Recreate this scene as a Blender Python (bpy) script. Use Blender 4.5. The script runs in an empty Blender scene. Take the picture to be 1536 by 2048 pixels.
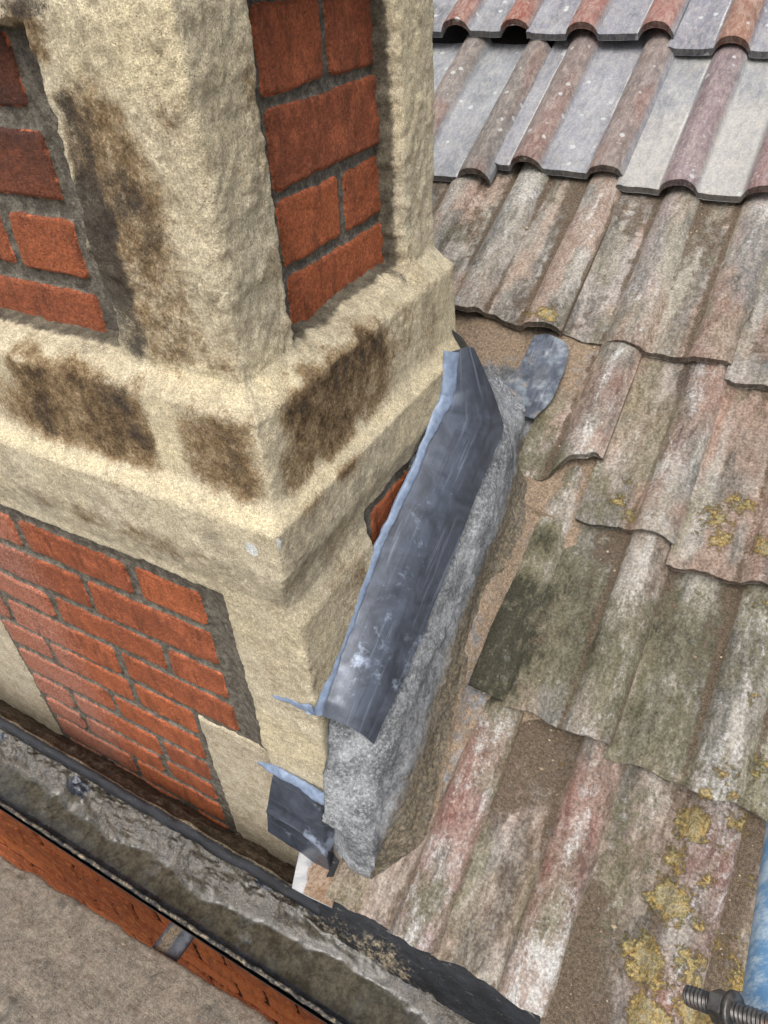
import bpy, math, random
import numpy as np
from mathutils import Matrix, Vector

# ------------------------------------------------------------------ camera, sky, sun, exposure
scene = bpy.context.scene
COL = scene.collection
# rows: right, down, forward of the photograph's camera in the scene's axes
# (x along the eaves, y into the roof, z up; the camera is the origin)
CAM = np.array([[0.87402654, 0.48360496, -0.04694524],
                [0.27091134, -0.56525797, -0.7791601],
                [-0.40334186, 0.66828861, -0.62506454]])
FPX = 1461.6                                   # focal length in photograph pixels (2048 high)
PITCH = 0.541829
cd = bpy.data.cameras.new("camera")
cam = bpy.data.objects.new("camera", cd)
COL.objects.link(cam)
cd.sensor_fit = 'VERTICAL'
cd.sensor_height = 36.0
cd.lens = 36.0 * FPX / 2048.0
cd.clip_start = 0.01
cd.clip_end = 2000
cam.matrix_world = Matrix(((CAM[0][0], -CAM[1][0], -CAM[2][0], 0),
                           (CAM[0][1], -CAM[1][1], -CAM[2][1], 0),
                           (CAM[0][2], -CAM[1][2], -CAM[2][2], 0), (0, 0, 0, 1)))
scene.camera = cam

SUN_EL, SUN_AZ = math.radians(60), math.radians(165)     # azimuth clockwise from +y
w = bpy.data.worlds.new("World")
scene.world = w
w.use_nodes = True
wn = w.node_tree
sky = wn.nodes.new("ShaderNodeTexSky")
sky.sky_type = 'NISHITA'
sky.sun_disc = False
sky.sun_elevation = SUN_EL
sky.sun_rotation = SUN_AZ
sky.air_density = 1.0
sky.dust_density = 4.0
hs = wn.nodes.new("ShaderNodeHueSaturation")
hs.inputs["Saturation"].default_value = 0.35
wn.links.new(sky.outputs[0], hs.inputs["Color"])
bg = wn.nodes["Background"]
bg.inputs["Strength"].default_value = 0.14
wn.links.new(hs.outputs[0], bg.inputs["Color"])
sd = bpy.data.lights.new("sun", 'SUN')
sd.energy = 1.35
sd.angle = math.radians(36)
sd.color = (1.0, 0.965, 0.91)
sun = bpy.data.objects.new("sun", sd)
COL.objects.link(sun)
dvec = Vector((math.sin(SUN_AZ) * math.cos(SUN_EL), math.cos(SUN_AZ) * math.cos(SUN_EL), math.sin(SUN_EL)))
sun.rotation_euler = dvec.to_track_quat('Z', 'Y').to_euler()
scene.view_settings.view_transform = 'Standard'
scene.view_settings.look = 'None'
scene.view_settings.gamma = 1
scene.view_settings.exposure = 0.92
scene.cycles.max_bounces = 5
scene.cycles.diffuse_bounces = 3

# ------------------------------------------------------------------ numbers
rng = np.random.default_rng(7)
SP, CP, TP = math.sin(PITCH), math.cos(PITCH), math.tan(PITCH)
KR = 1.1                                       # perpendicular distance of the tile plane


def srgb(r, g, b):
    c = np.array([r, g, b], float) / 255
    return np.where(c <= .04045, c / 12.92, ((c + .055) / 1.055) ** 2.4)


def ray(u, v):
    return CAM.T @ np.array([(u - 768) / FPX, (v - 1024) / FPX, 1.0])


def at_y(u, v, y):
    r = ray(u, v); return r * (y / r[1])


def at_x(u, v, x):
    r = ray(u, v); return r * (x / r[0])


def at_z(u, v, z):
    r = ray(u, v); return r * (z / r[2])


NR = np.array([0, -SP, CP])
LR = np.array([0, CP, SP])


def at_roof(u, v, h=0.0):
    """survey point of the photograph -> (x, l) on the tile plane"""
    r = ray(u, v); P = r * ((h - KR) / (r @ NR))
    return P[0], P @ LR


def roof_pt(x, l, h):
    x, l, h = np.broadcast_arrays(np.asarray(x, float), np.asarray(l, float), np.asarray(h, float))
    P = np.zeros(x.shape + (3,))
    P[..., 0] = x
    P[..., 1] = l * CP - (h - KR) * SP
    P[..., 2] = l * SP + (h - KR) * CP
    return P


def sstep(a, b, x):
    t = np.clip((x - a) / (b - a), 0, 1)
    return t * t * (3 - 2 * t)


def _hash(ix, iy, iz, seed):
    h = (ix * 374761393 + iy * 668265263 + iz * 2147483647 + seed * 1274126177) & 0xFFFFFFFF
    h = ((h ^ (h >> 13)) * 1274126177) & 0xFFFFFFFF
    h = ((h ^ (h >> 16)) * 2246822519) & 0xFFFFFFFF
    return ((h ^ (h >> 15)) & 0xFFFFFF) / float(0xFFFFFF) * 2 - 1


def vnoise(P, seed=0):
    I = np.floor(P).astype(np.int64)
    F = P - I
    F = F * F * F * (F * (F * 6 - 15) + 10)
    out = 0
    for dx in (0, 1):
        wx = F[..., 0] if dx else 1 - F[..., 0]
        for dy in (0, 1):
            wy = F[..., 1] if dy else 1 - F[..., 1]
            for dz in (0, 1):
                wz = F[..., 2] if dz else 1 - F[..., 2]
                out = out + wx * wy * wz * _hash(I[..., 0] + dx, I[..., 1] + dy, I[..., 2] + dz, seed)
    return out


def fbm(P, scale, octv=4, seed=0, gain=.5):
    P = np.asarray(P, float) * np.asarray(scale, float)
    a, s, n = 1.0, 0.0, 0.0
    for k in range(octv):
        s = s + a * vnoise(P, seed + 17 * k)
        n += a
        a *= gain
        P = P * 2.03 + 11.7
    return s / n * 1.6


def st2(a, b):
    return np.stack([a, b, np.zeros_like(a)], -1)


# ------------------------------------------------------------------ meshes
def raw_mesh(name, V, F, mat, attrs=None, smooth=True, mats=None, fmat=None):
    me = bpy.data.meshes.new(name)
    V = np.asarray(V, np.float32)
    me.vertices.add(len(V))
    me.vertices.foreach_set("co", V.ravel())
    if isinstance(F, np.ndarray):
        nf, k = F.shape
        me.loops.add(nf * k)
        me.loops.foreach_set("vertex_index", F.astype(np.int32).ravel())
        me.polygons.add(nf)
        me.polygons.foreach_set("loop_start", np.arange(0, nf * k, k, dtype=np.int32))
        me.polygons.foreach_set("loop_total", np.full(nf, k, np.int32))
    else:
        tot = [len(f) for f in F]
        me.loops.add(sum(tot))
        me.loops.foreach_set("vertex_index", np.concatenate([np.asarray(f) for f in F]).astype(np.int32))
        me.polygons.add(len(F))
        me.polygons.foreach_set("loop_start", np.concatenate([[0], np.cumsum(tot)[:-1]]).astype(np.int32))
        me.polygons.foreach_set("loop_total", np.array(tot, np.int32))
    me.update(calc_edges=True)
    me.polygons.foreach_set("use_smooth", np.full(len(me.polygons), smooth))
    for k, v in (attrs or {}).items():
        v = np.asarray(v, np.float32)
        if v.ndim == 2:
            a = me.attributes.new(k, 'FLOAT_COLOR', 'POINT')
            c = np.ones((len(V), 4), np.float32); c[:, :3] = v[:, :3]
            a.data.foreach_set("color", c.ravel())
        else:
            a = me.attributes.new(k, 'FLOAT', 'POINT')
            a.data.foreach_set("value", v.ravel())
    for m in (mats or [mat]):
        me.materials.append(m)
    if fmat is not None:
        me.polygons.foreach_set("material_index", np.asarray(fmat, np.int32))
    me.validate()
    me.update()
    return me


def grid_faces(h, w, off=0, flip=False):
    i = np.arange(h - 1)[:, None] * w + np.arange(w - 1)[None] + off
    q = np.stack([i, i + 1, i + w + 1, i + w], -1).reshape(-1, 4)
    return q[:, ::-1] if flip else q


class MB:
    """collects grids and solids for ONE mesh"""
    def __init__(s):
        s.V, s.F, s.A, s.n = [], [], {}, 0

    def add(s, V, F, **at):
        V = np.asarray(V, float).reshape(-1, 3)
        s.V.append(V)
        s.F += [np.asarray(f) + s.n for f in F]
        for k in at:
            if k not in s.A:
                s.A[k] = []
        for k in s.A:
            v = at.get(k)
            s.A[k].append((s.n, len(V), v))
        s.n += len(V)
        return s

    def grid(s, P, flip=False, **at):
        h, w_ = P.shape[:2]
        return s.add(P.reshape(-1, 3), grid_faces(h, w_, 0, flip), **{k: np.asarray(v, float).reshape((h * w_,) + np.asarray(v).shape[2:]) for k, v in at.items()})

    def data(s):
        V = np.concatenate(s.V)
        out = {}
        for k, L in s.A.items():
            dim = next((v.shape[1] for _, _, v in L if v is not None and v.ndim == 2), 0)
            a = np.zeros((len(V), dim) if dim else len(V))
            for o, n, v in L:
                if v is not None:
                    a[o:o + n] = v
            out[k] = a
        return V, s.F, out

    def mesh(s, name, mat, smooth=True, **kw):
        V, F, A = s.data()
        if all(len(f) == 4 for f in F):
            F = np.array(F)
        return raw_mesh(name, V, F, mat, A, smooth, **kw)


def obj(name, me, parent=None, base=None):
    o = bpy.data.objects.new(name, me)
    COL.objects.link(o)
    if parent is not None:
        o.parent = parent
        o.matrix_parent_inverse = Matrix.Translation(-Vector(parent.location))
    return o


def tag(o, label=None, cat=None, group=None, kind=None):
    for k, v in (("label", label), ("category", cat), ("group", group), ("kind", kind)):
        if v:
            o[k] = v
    return o


def thing(name, label, cat, loc, group=None):
    o = bpy.data.objects.new(name, None)
    COL.objects.link(o)
    o.location = loc
    o.empty_display_size = .05
    return tag(o, label, cat, group)


def tube(path, rad, seg=16, caps=True):
    path = np.asarray(path, float)
    n = len(path)
    rad = np.broadcast_to(np.asarray(rad, float), (n,))
    T = np.gradient(path, axis=0)
    T /= np.linalg.norm(T, axis=1, keepdims=True)
    up = np.array([0, 0, 1.0]) if abs(T[0][2]) < .9 else np.array([1.0, 0, 0])
    P = []
    for k in range(n):
        a = np.cross(T[k], up); a /= np.linalg.norm(a)
        b = np.cross(a, T[k])
        th = np.linspace(0, 2 * np.pi, seg, endpoint=False)
        P.append(path[k] + rad[k] * (np.cos(th)[:, None] * a + np.sin(th)[:, None] * b))
    V = np.concatenate(P)
    F = []
    for k in range(n - 1):
        for j in range(seg):
            j2 = (j + 1) % seg
            F.append([k * seg + j, k * seg + j2, (k + 1) * seg + j2, (k + 1) * seg + j])
    if caps:
        F.append(list(range(seg))[::-1])
        F.append([(n - 1) * seg + j for j in range(seg)])
    return V, F


def normals(P):
    du = np.gradient(P, axis=1); dv = np.gradient(P, axis=0)
    n = np.cross(du, dv)
    return n / (np.linalg.norm(n, axis=-1, keepdims=True) + 1e-12)


def blur(A, k, axis):
    """box blur of half width k along an axis"""
    if k < 1:
        return A
    pad = [(0, 0)] * A.ndim
    pad[axis] = (k, k)
    B = np.pad(A, pad, mode='edge')
    out = 0
    for j in range(2 * k + 1):
        sl = [slice(None)] * A.ndim
        sl[axis] = slice(j, j + A.shape[axis])
        out = out + B[tuple(sl)]
    return out / (2 * k + 1)


# ------------------------------------------------------------------ materials
class NT:
    def __init__(s, name):
        s.m = bpy.data.materials.new(name)
        s.m.use_nodes = True
        s.t = s.m.node_tree
        s.b = s.t.nodes["Principled BSDF"]
        s.co = s.t.nodes.new("ShaderNodeTexCoord").outputs["Object"]

    def link(s, a, b):
        s.t.links.new(a, b)

    def setin(s, sock, v):
        if hasattr(v, "is_output"):
            s.link(v, sock)
        elif isinstance(v, (tuple, list, np.ndarray)):
            v = tuple(float(q) for q in v)
            sock.default_value = v + (1.0,) if len(v) == 3 and sock.type == 'RGBA' else v
        else:
            sock.default_value = v

    def attr(s, name, col=False):
        n = s.t.nodes.new("ShaderNodeAttribute")
        n.attribute_name = name
        return n.outputs["Color" if col else "Fac"]

    def noise(s, scale, detail=4, rough=.55, vec=None, dist=0.0):
        n = s.t.nodes.new("ShaderNodeTexNoise")
        n.inputs["Scale"].default_value = scale
        n.inputs["Detail"].default_value = detail
        n.inputs["Roughness"].default_value = rough
        n.inputs["Distortion"].default_value = dist
        s.link(vec if vec is not None else s.co, n.inputs["Vector"])
        return n.outputs["Fac"]

    def voro(s, scale, feat='F1', vec=None, rnd=1.0, out="Distance"):
        n = s.t.nodes.new("ShaderNodeTexVoronoi")
        n.feature = feat
        n.inputs["Scale"].default_value = scale
        n.inputs["Randomness"].default_value = rnd
        s.link(vec if vec is not None else s.co, n.inputs["Vector"])
        return n.outputs[out]

    def stretch(s, sx, sy, sz):
        n = s.t.nodes.new("ShaderNodeMapping")
        n.inputs["Scale"].default_value = (sx, sy, sz)
        s.link(s.co, n.inputs["Vector"])
        return n.outputs[0]

    def math(s, op, a, b=0.0, clamp=False):
        n = s.t.nodes.new("ShaderNodeMath")
        n.operation = op
        n.use_clamp = clamp
        s.setin(n.inputs[0], a)
        s.setin(n.inputs[1], b)
        return n.outputs[0]

    def ramp(s, x, a, b, lo=0.0, hi=1.0):
        n = s.t.nodes.new("ShaderNodeMapRange")
        n.interpolation_type = 'SMOOTHSTEP'
        s.setin(n.inputs[0], x)
        for k, v in zip((1, 2, 3, 4), (a, b, lo, hi)):
            s.setin(n.inputs[k], v)
        return n.outputs[0]

    def mix(s, f, a, b, mode='MIX'):
        n = s.t.nodes.new("ShaderNodeMix")
        n.data_type = 'RGBA'
        n.blend_type = mode
        s.setin(n.inputs["Factor"], f)
        s.setin(n.inputs["A"], a) if False else s.setin(n.inputs[6], a)
        s.setin(n.inputs[7], b)
        return n.outputs[2]

    def speckle(s, c, scale, lo, hi, detail=3, a=.36, b=.64):
        """fine light and dark grain of the material itself"""
        n = s.t.nodes.new("ShaderNodeVectorMath")
        n.operation = 'SCALE'
        s.setin(n.inputs[0], c)
        s.setin(n.inputs["Scale"], s.ramp(s.noise(scale, detail, .7), a, b, lo, hi))
        return n.outputs[0]

    def bump(s, h, strength=.5, dist=.002, nrm=None):
        n = s.t.nodes.new("ShaderNodeBump")
        n.inputs["Strength"].default_value = strength
        n.inputs["Distance"].default_value = dist
        s.setin(n.inputs["Height"], h)
        if nrm is not None:
            s.link(nrm, n.inputs["Normal"])
        return n.outputs[0]

    def done(s, col, rough=.8, nrm=None, metal=0.0, spec=None):
        s.setin(s.b.inputs["Base Color"], col)
        s.setin(s.b.inputs["Roughness"], rough)
        s.setin(s.b.inputs["Metallic"], metal)
        if spec is not None:
            s.setin(s.b.inputs["Specular IOR Level"], spec)
        if nrm is not None:
            s.link(nrm, s.b.inputs["Normal"])
        return s.m


def stone_material():
    n = NT("lime_rendered_stone")
    big = n.noise(7, 3)
    mid = n.noise(45, 5, .6)
    fine = n.noise(330, 3, .65)
    grain = n.noise(900, 2, .7)
    c = n.mix(n.ramp(big, .3, .7), srgb(196, 183, 154), srgb(209, 198, 172))
    c = n.mix(n.ramp(mid, .42, .72, 0, .6), c, srgb(168, 155, 130))
    c = n.mix(n.math('MULTIPLY', n.attr("fresh"), n.ramp(mid, .75, .4), True), c, srgb(209, 195, 162))
    dusty = n.math('MULTIPLY', n.attr("dust"), n.ramp(mid, .3, .6), True)
    c = n.mix(dusty, c, srgb(162, 152, 132))
    # stains of their own shape: brown crust, then black crust, both broken by the grain of the stone
    br = n.math('ADD', n.attr("stain"), n.math('MULTIPLY', n.math('SUBTRACT', n.noise(60, 6, .72), .5), 1.5))
    br2 = n.math('ADD', br, n.math('MULTIPLY', n.math('SUBTRACT', fine, .5), 1.1))
    c = n.mix(n.ramp(br2, .15, 1.0, 0, .85), c, srgb(124, 98, 64))
    c = n.mix(n.ramp(br2, .75, 1.5, 0, .92), c, srgb(58, 42, 27))
    bk = n.math('ADD', n.attr("black"), n.math('MULTIPLY', n.math('SUBTRACT', n.noise(75, 6, .72), .5), 1.4))
    bk = n.math('ADD', bk, n.math('MULTIPLY', n.math('SUBTRACT', grain, .5), .9))
    c = n.mix(n.ramp(bk, .4, 1.15, 0, .9), c, srgb(58, 53, 49))
    # mortar smeared on the reveals
    mt = n.ramp(n.math('ADD', n.attr("mort"), n.math('MULTIPLY', n.math('SUBTRACT', n.noise(120, 4), .5), .5)), .35, .65)
    c = n.mix(mt, c, n.mix(n.ramp(n.noise(60, 5), .35, .65), srgb(84, 77, 66), srgb(118, 110, 94)))
    # white paint dabs and pale stone blocks
    c = n.mix(n.ramp(n.math('ADD', n.attr("white"), n.math('MULTIPLY', n.math('SUBTRACT', mid, .5), .7)), .45, .6, 0, .8), c, srgb(216, 220, 220))
    c = n.mix(n.math('MULTIPLY', n.attr("pale"), .85), c, n.mix(n.ramp(mid, .35, .7), srgb(194, 182, 160), srgb(172, 158, 134)))
    # dark pores
    pit = n.ramp(n.voro(230), .05, .16, 1, 0)
    pm = n.math('MULTIPLY', pit, n.ramp(n.noise(25, 3), .44, .6), True)
    c = n.mix(n.math('MULTIPLY', pm, .85), c, srgb(70, 58, 44))
    c = n.mix(n.ramp(grain, .35, .75, .0, .35), c, n.mix(.5, c, srgb(70, 60, 46)), 'MIX')
    c = n.speckle(c, 620, .62, 1.28, 4, .3, .7)
    c = n.speckle(c, 260, .76, 1.16, 5, .32, .68)
    c = n.speckle(c, 95, .86, 1.10, 6, .3, .7)
    h = n.math('ADD', n.math('MULTIPLY', n.noise(240, 6, .78), 1.1), n.math('MULTIPLY', grain, .7))
    h = n.math('SUBTRACT', h, n.math('MULTIPLY', pm, .8))
    return n.done(c, .93, n.bump(h, .75, .0034), spec=.2)


def brick_material(wall=False):
    n = NT("facade_brick" if wall else "red_brick")
    isb = n.attr("brick")
    rnd = n.attr("rnd")
    mid = n.noise(38, 5, .65)
    strk = n.noise(60, 5, .6, n.stretch(1.2, 1.2, .25))
    fine = n.noise(520, 3, .65)
    if wall:
        c = n.mix(n.ramp(rnd, .2, .8), srgb(184, 100, 54), srgb(150, 78, 44))
        c = n.mix(n.ramp(mid, .45, .7), c, srgb(196, 118, 66))
    else:
        c = n.mix(rnd, srgb(158, 88, 54), srgb(126, 70, 47))
        c = n.mix(n.ramp(mid, .42, .72, 0, .8), c, srgb(172, 98, 66))
    c = n.mix(n.ramp(strk, .50, .70, 0, .6), c, srgb(92, 54, 38))
    c = n.mix(n.math('MULTIPLY', n.attr("dark"), n.ramp(mid, .2, .6, .5, 1)), c, srgb(74, 48, 40))
    c = n.mix(n.math('MULTIPLY', n.ramp(isb, .99, .7), n.ramp(n.noise(45, 5, .7), .5, .62), True), c, srgb(190, 104, 70))
    bl = n.math('ADD', n.attr("bloom"), n.math('MULTIPLY', n.math('SUBTRACT', n.noise(150, 5, .75), .5), 1.2))
    c = n.mix(n.ramp(bl, .45, 1.1, 0, .5), c, srgb(176, 132, 118))
    pit = n.math('MULTIPLY', n.ramp(n.voro(170), .05, .15, 1, 0), n.ramp(n.noise(30, 3), .5, .6), True)
    c = n.mix(n.math('MULTIPLY', pit, .8), c, srgb(52, 30, 20))
    m = n.mix(n.ramp(n.noise(90, 5), .35, .65), srgb(80, 74, 66), srgb(112, 106, 95))
    m = n.mix(n.ramp(n.voro(420), .06, .14, 1, 0), m, srgb(158, 148, 126))
    if wall:
        m = n.mix(n.ramp(mid, .45, .7), srgb(50, 30, 20), srgb(104, 56, 32))
    # mortar smeared over the arrises of the bricks
    k = n.math('ADD', isb, n.math('MULTIPLY', n.math('SUBTRACT', n.noise(70, 6, .7), .5), .7))
    k = n.ramp(k, .42, .62)
    c = n.mix(k, m, c)
    c = n.mix(n.ramp(fine, .4, .8, 0, .35), c, n.mix(.5, c, srgb(40, 28, 20)))
    c = n.speckle(c, 300, .68, 1.22, 4)
    h = n.math('ADD', n.math('MULTIPLY', fine, .7), n.math('MULTIPLY', n.noise(130, 5, .7), .9))
    h = n.math('SUBTRACT', h, pit)
    return n.done(c, .88, n.bump(h, .9, .003), spec=.25)


def tile_material():
    n = NT("weathered_clay_tile")
    c = n.attr("col", True)
    str_ = n.noise(20, 8, .74, n.stretch(3.6, 1.1, 1.1), 1.0)
    lng = n.stretch(2.4, .95, .95)
    mid = n.noise(46, 8, .76, lng, .4)
    fine = n.noise(420, 3, .7)
    c = n.mix(n.ramp(n.noise(18, 8, .76, lng, .6), .46, .70, 0, .65), c, n.mix(.5, c, srgb(70, 66, 60)))
    c = n.mix(n.ramp(mid, .38, .7, 0, n.ramp(n.attr("spots"), .3, .8, .6, .25)), c, n.mix(.55, c, srgb(60, 54, 50)))
    c = n.mix(n.ramp(mid, .6, .35, 0, .32), c, srgb(196, 186, 172))
    wt = n.math('ADD', n.attr("white"), n.math('MULTIPLY', n.math('SUBTRACT', str_, .5), 2.0))
    wt = n.math('ADD', wt, n.math('MULTIPLY', n.math('SUBTRACT', mid, .5), .9))
    wt = n.math('ADD', wt, n.math('MULTIPLY', n.math('SUBTRACT', n.noise(190, 5, .75), .5), 1.3))
    c = n.mix(n.ramp(wt, .35, 1.0, 0, .85), c, srgb(204, 202, 197))
    al = n.math('ADD', n.attr("algae"), n.math('MULTIPLY', n.math('SUBTRACT', n.noise(45, 8, .8, lng), .5), 2.4))
    c = n.mix(n.ramp(al, .35, .8, 0, .8), c, srgb(98, 94, 72))
    c = n.mix(n.ramp(al, .8, 1.35, 0, .85), c, srgb(42, 42, 31))
    sa = n.math('ADD', n.attr("sand"), n.math('MULTIPLY', n.math('SUBTRACT', n.noise(55, 6, .7), .5), 1.1))
    sm = n.ramp(sa, .42, .72)
    grainc = n.mix(n.ramp(n.noise(800, 2, .8), .36, .64), srgb(100, 84, 68), srgb(160, 140, 118))
    grainc = n.mix(n.ramp(n.voro(520, out="Distance"), .04, .11, 1, 0), grainc, srgb(206, 188, 152))
    c = n.mix(n.math('MULTIPLY', sm, .88), c, grainc)
    # crustose lichens: small white discs, yellow patches
    vd = n.voro(30, rnd=1.0)
    spot = n.math('MULTIPLY', n.ramp(n.math('ADD', vd, n.math('MULTIPLY', n.math('SUBTRACT', mid, .5), .12)), .13, .19, 1, 0), n.attr("spots"), True)
    keep = n.ramp(n.noise(14, 2), .44, .50)
    c = n.mix(n.math('MULTIPLY', n.math('MULTIPLY', spot, keep), .72), c, srgb(196, 200, 198))
    sp2 = n.math('MULTIPLY', n.ramp(n.voro(120), .1, .18, 1, 0), n.ramp(n.noise(40, 3), .52, .6), True)
    c = n.mix(n.math('MULTIPLY', n.math('MULTIPLY', sp2, n.attr("spots")), .6), c, srgb(204, 204, 198))
    ly = n.math('ADD', n.attr("lich"), n.math('MULTIPLY', n.math('SUBTRACT', n.noise(62, 9, .84), .5), 3.0))
    yc = n.mix(n.ramp(n.noise(90, 5, .75), .36, .64), srgb(140, 132, 82), srgb(196, 158, 78))
    yc = n.mix(n.ramp(ly, .75, 1.15), yc, srgb(158, 148, 118))
    lm = n.ramp(ly, .62, .82)
    c = n.mix(n.math('MULTIPLY', lm, .92), c, yc)
    c = n.mix(n.ramp(fine, .42, .78, 0, n.ramp(n.attr("spots"), .3, .8, .5, .2)), c, n.mix(.6, c, srgb(30, 25, 22)))
    top_ = n.attr("spots")
    c = n.speckle(c, 240, n.ramp(top_, .3, .8, .66, .86), n.ramp(top_, .3, .8, 1.24, 1.08), 5)
    h = n.math('ADD', n.math('MULTIPLY', n.noise(170, 6, .72), 1.0), n.math('MULTIPLY', n.noise(900, 2, .8), n.math('ADD', n.math('MULTIPLY', sm, 1.3), .3)))
    h = n.math('ADD', h, n.math('MULTIPLY', lm, n.noise(260, 3)))
    return n.done(c, n.ramp(mid, .3, .7, .72, .92), n.bump(h, 1.0, .0045), spec=.3)


def cement_material():
    n = NT("lichened_cement")
    mid = n.noise(55, 7, .75)
    spk = n.noise(210, 6, .85)
    c = n.mix(n.ramp(n.noise(22, 6, .7), .36, .64), srgb(88, 90, 93), srgb(142, 144, 146))
    c = n.mix(n.ramp(mid, .5, .75, 0, .6), c, srgb(150, 152, 154))
    c = n.mix(n.ramp(n.math('ADD', spk, n.math('MULTIPLY', n.math('SUBTRACT', n.attr("white"), .5), .16)), .54, .76, 0, .62), c, srgb(190, 193, 195))
    c = n.mix(n.ramp(n.noise(150, 6, .8, dist=.5), .52, .72, 0, .65), c, srgb(62, 63, 62))
    gr = n.math('ADD', n.attr("grime"), n.math('MULTIPLY', n.math('SUBTRACT', mid, .5), 1.2))
    c = n.mix(n.ramp(gr, .35, .9, 0, .85), c, n.mix(n.ramp(n.noise(160, 5, .7), .35, .65), srgb(72, 64, 50), srgb(128, 114, 90)))
    ly = n.math('ADD', n.attr("lich"), n.math('MULTIPLY', n.math('SUBTRACT', n.noise(110, 6, .78), .5), 1.7))
    c = n.mix(n.ramp(ly, .62, .74, 0, .85), c, srgb(168, 142, 70))
    sa = n.math('ADD', n.attr("sand"), n.math('MULTIPLY', n.math('SUBTRACT', n.noise(60, 6, .7), .5), 1.0))
    sm = n.ramp(sa, .42, .7)
    c = n.mix(n.math('MULTIPLY', sm, .97), c, n.mix(n.ramp(n.noise(800, 2, .8), .36, .64), srgb(100, 84, 68), srgb(160, 140, 118)))
    c = n.speckle(c, 220, .66, 1.25, 5)
    h = n.math('ADD', n.noise(150, 6, .75), n.math('MULTIPLY', n.noise(700, 3, .8), .6))
    return n.done(c, .9, n.bump(h, .8, .0035), spec=.3)


def lead_material(old=False):
    n = NT("old_lead" if old else "new_lead")
    u = n.attr("u")                                # along the roll lines
    cmb = n.t.nodes.new("ShaderNodeCombineXYZ")
    n.setin(cmb.inputs[0], n.math('MULTIPLY', u, 1.0))
    n.setin(cmb.inputs[1], n.math('MULTIPLY', n.attr("v"), .05))
    roll = n.noise(130, 4, .6, cmb.outputs[0])
    cloud = n.noise(26, 6, .68, None, .8)
    brush = n.noise(34, 8, .72, n.stretch(1, 1, 1), 0.0)
    c = n.mix(n.ramp(cloud, .3, .7), srgb(50, 54, 62), srgb(74, 80, 92))
    c = n.mix(n.ramp(roll, .55, .72, 0, .5), c, srgb(118, 124, 138))
    c = n.mix(n.ramp(roll, .46, .28, 0, .6), c, srgb(42, 42, 50))
    sm = n.math('ADD', n.math('MULTIPLY', n.attr("smear"), .32), brush)
    c = n.mix(n.ramp(sm, .74, .95, 0, .7), c, srgb(160, 172, 192))
    if old:
        c = n.mix(n.ramp(n.noise(45, 5, .6), .45, .7, 0, .6), c, srgb(130, 139, 146))
        sa = n.math('ADD', n.attr("sand"), n.math('MULTIPLY', n.math('SUBTRACT', n.noise(60, 6, .7), .5), 1.1))
        c = n.mix(n.ramp(sa, .45, .65, 0, .95), c, n.mix(n.ramp(n.noise(800, 2, .8), .36, .64), srgb(104, 88, 70), srgb(150, 132, 110)))
    r = n.ramp(n.noise(50, 5), .3, .7, .3, .52)
    h = n.math('ADD', n.math('MULTIPLY', roll, .5), n.math('MULTIPLY', n.noise(40, 4), .8))
    return n.done(c, r, n.bump(h, .25, .002), metal=.0 if old else .3, spec=.5)


def sealant_material():
    n = NT("grey_sealant")
    m = n.noise(90, 4)
    c = n.mix(n.ramp(m, .3, .7), srgb(98, 111, 132), srgb(122, 136, 157))
    c = n.mix(n.ramp(n.noise(160, 5, .7), .62, .74, 0, .7), c, srgb(92, 98, 108))
    return n.done(c, .42, n.bump(n.noise(110, 4), .3, .002), spec=.5)


def sludge_material():
    n = NT("wet_gutter_sludge")
    wet = n.attr("wet")
    mid = n.noise(60, 6, .7)
    c = n.mix(n.ramp(mid, .35, .7), srgb(48, 44, 39), srgb(84, 78, 69))
    c = n.mix(n.ramp(n.noise(400, 3, .8), .52, .7, 0, .45), c, srgb(150, 140, 120))
    c = n.mix(n.math('MULTIPLY', wet, .9), c, n.mix(n.ramp(mid, .4, .6), srgb(48, 45, 37), srgb(70, 66, 55)))
    bare = n.ramp(n.math('ADD', n.attr("bare"), n.math('MULTIPLY', n.math('SUBTRACT', n.noise(70, 6, .75), .5), 1.2)), .5, .65)
    c = n.mix(bare, c, n.mix(n.ramp(mid, .4, .65), srgb(30, 33, 40), srgb(58, 62, 70)))
    c = n.speckle(c, 170, .72, 1.22, 5)
    r = n.math('SUBTRACT', n.ramp(mid, .3, .7, .06, .34), n.math('MULTIPLY', wet, .25), True)
    h = n.math('ADD', n.noise(150, 5, .7), n.math('MULTIPLY', n.noise(520, 3, .8), .5))
    h = n.math('MULTIPLY', h, n.math('SUBTRACT', 1.0, n.math('MULTIPLY', wet, .9)))
    return n.done(c, r, n.bump(h, .55, .0035), spec=.65)


def gutter_material():
    n = NT("black_gutter_paint")
    mid = n.noise(60, 7, .75, n.stretch(.35, 1, 1))
    c = n.mix(n.ramp(mid, .35, .65), srgb(14, 15, 18), srgb(36, 38, 43))
    d = n.math('ADD', n.attr("dirt"), n.math('MULTIPLY', n.math('SUBTRACT', n.noise(120, 7, .78), .5), 1.5))
    c = n.mix(n.ramp(d, .45, .75, 0, .92), c, n.mix(n.ramp(n.noise(300, 3, .7), .35, .65), srgb(96, 86, 70), srgb(164, 150, 126)))
    c = n.mix(n.ramp(n.noise(150, 7, .8, n.stretch(.3, 1, 1)), .59, .68, 0, .6), c, srgb(140, 138, 134))
    return n.done(c, n.ramp(mid, .3, .7, .3, .6), n.bump(n.noise(120, 7, .8), .8, .004), spec=.4)


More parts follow.
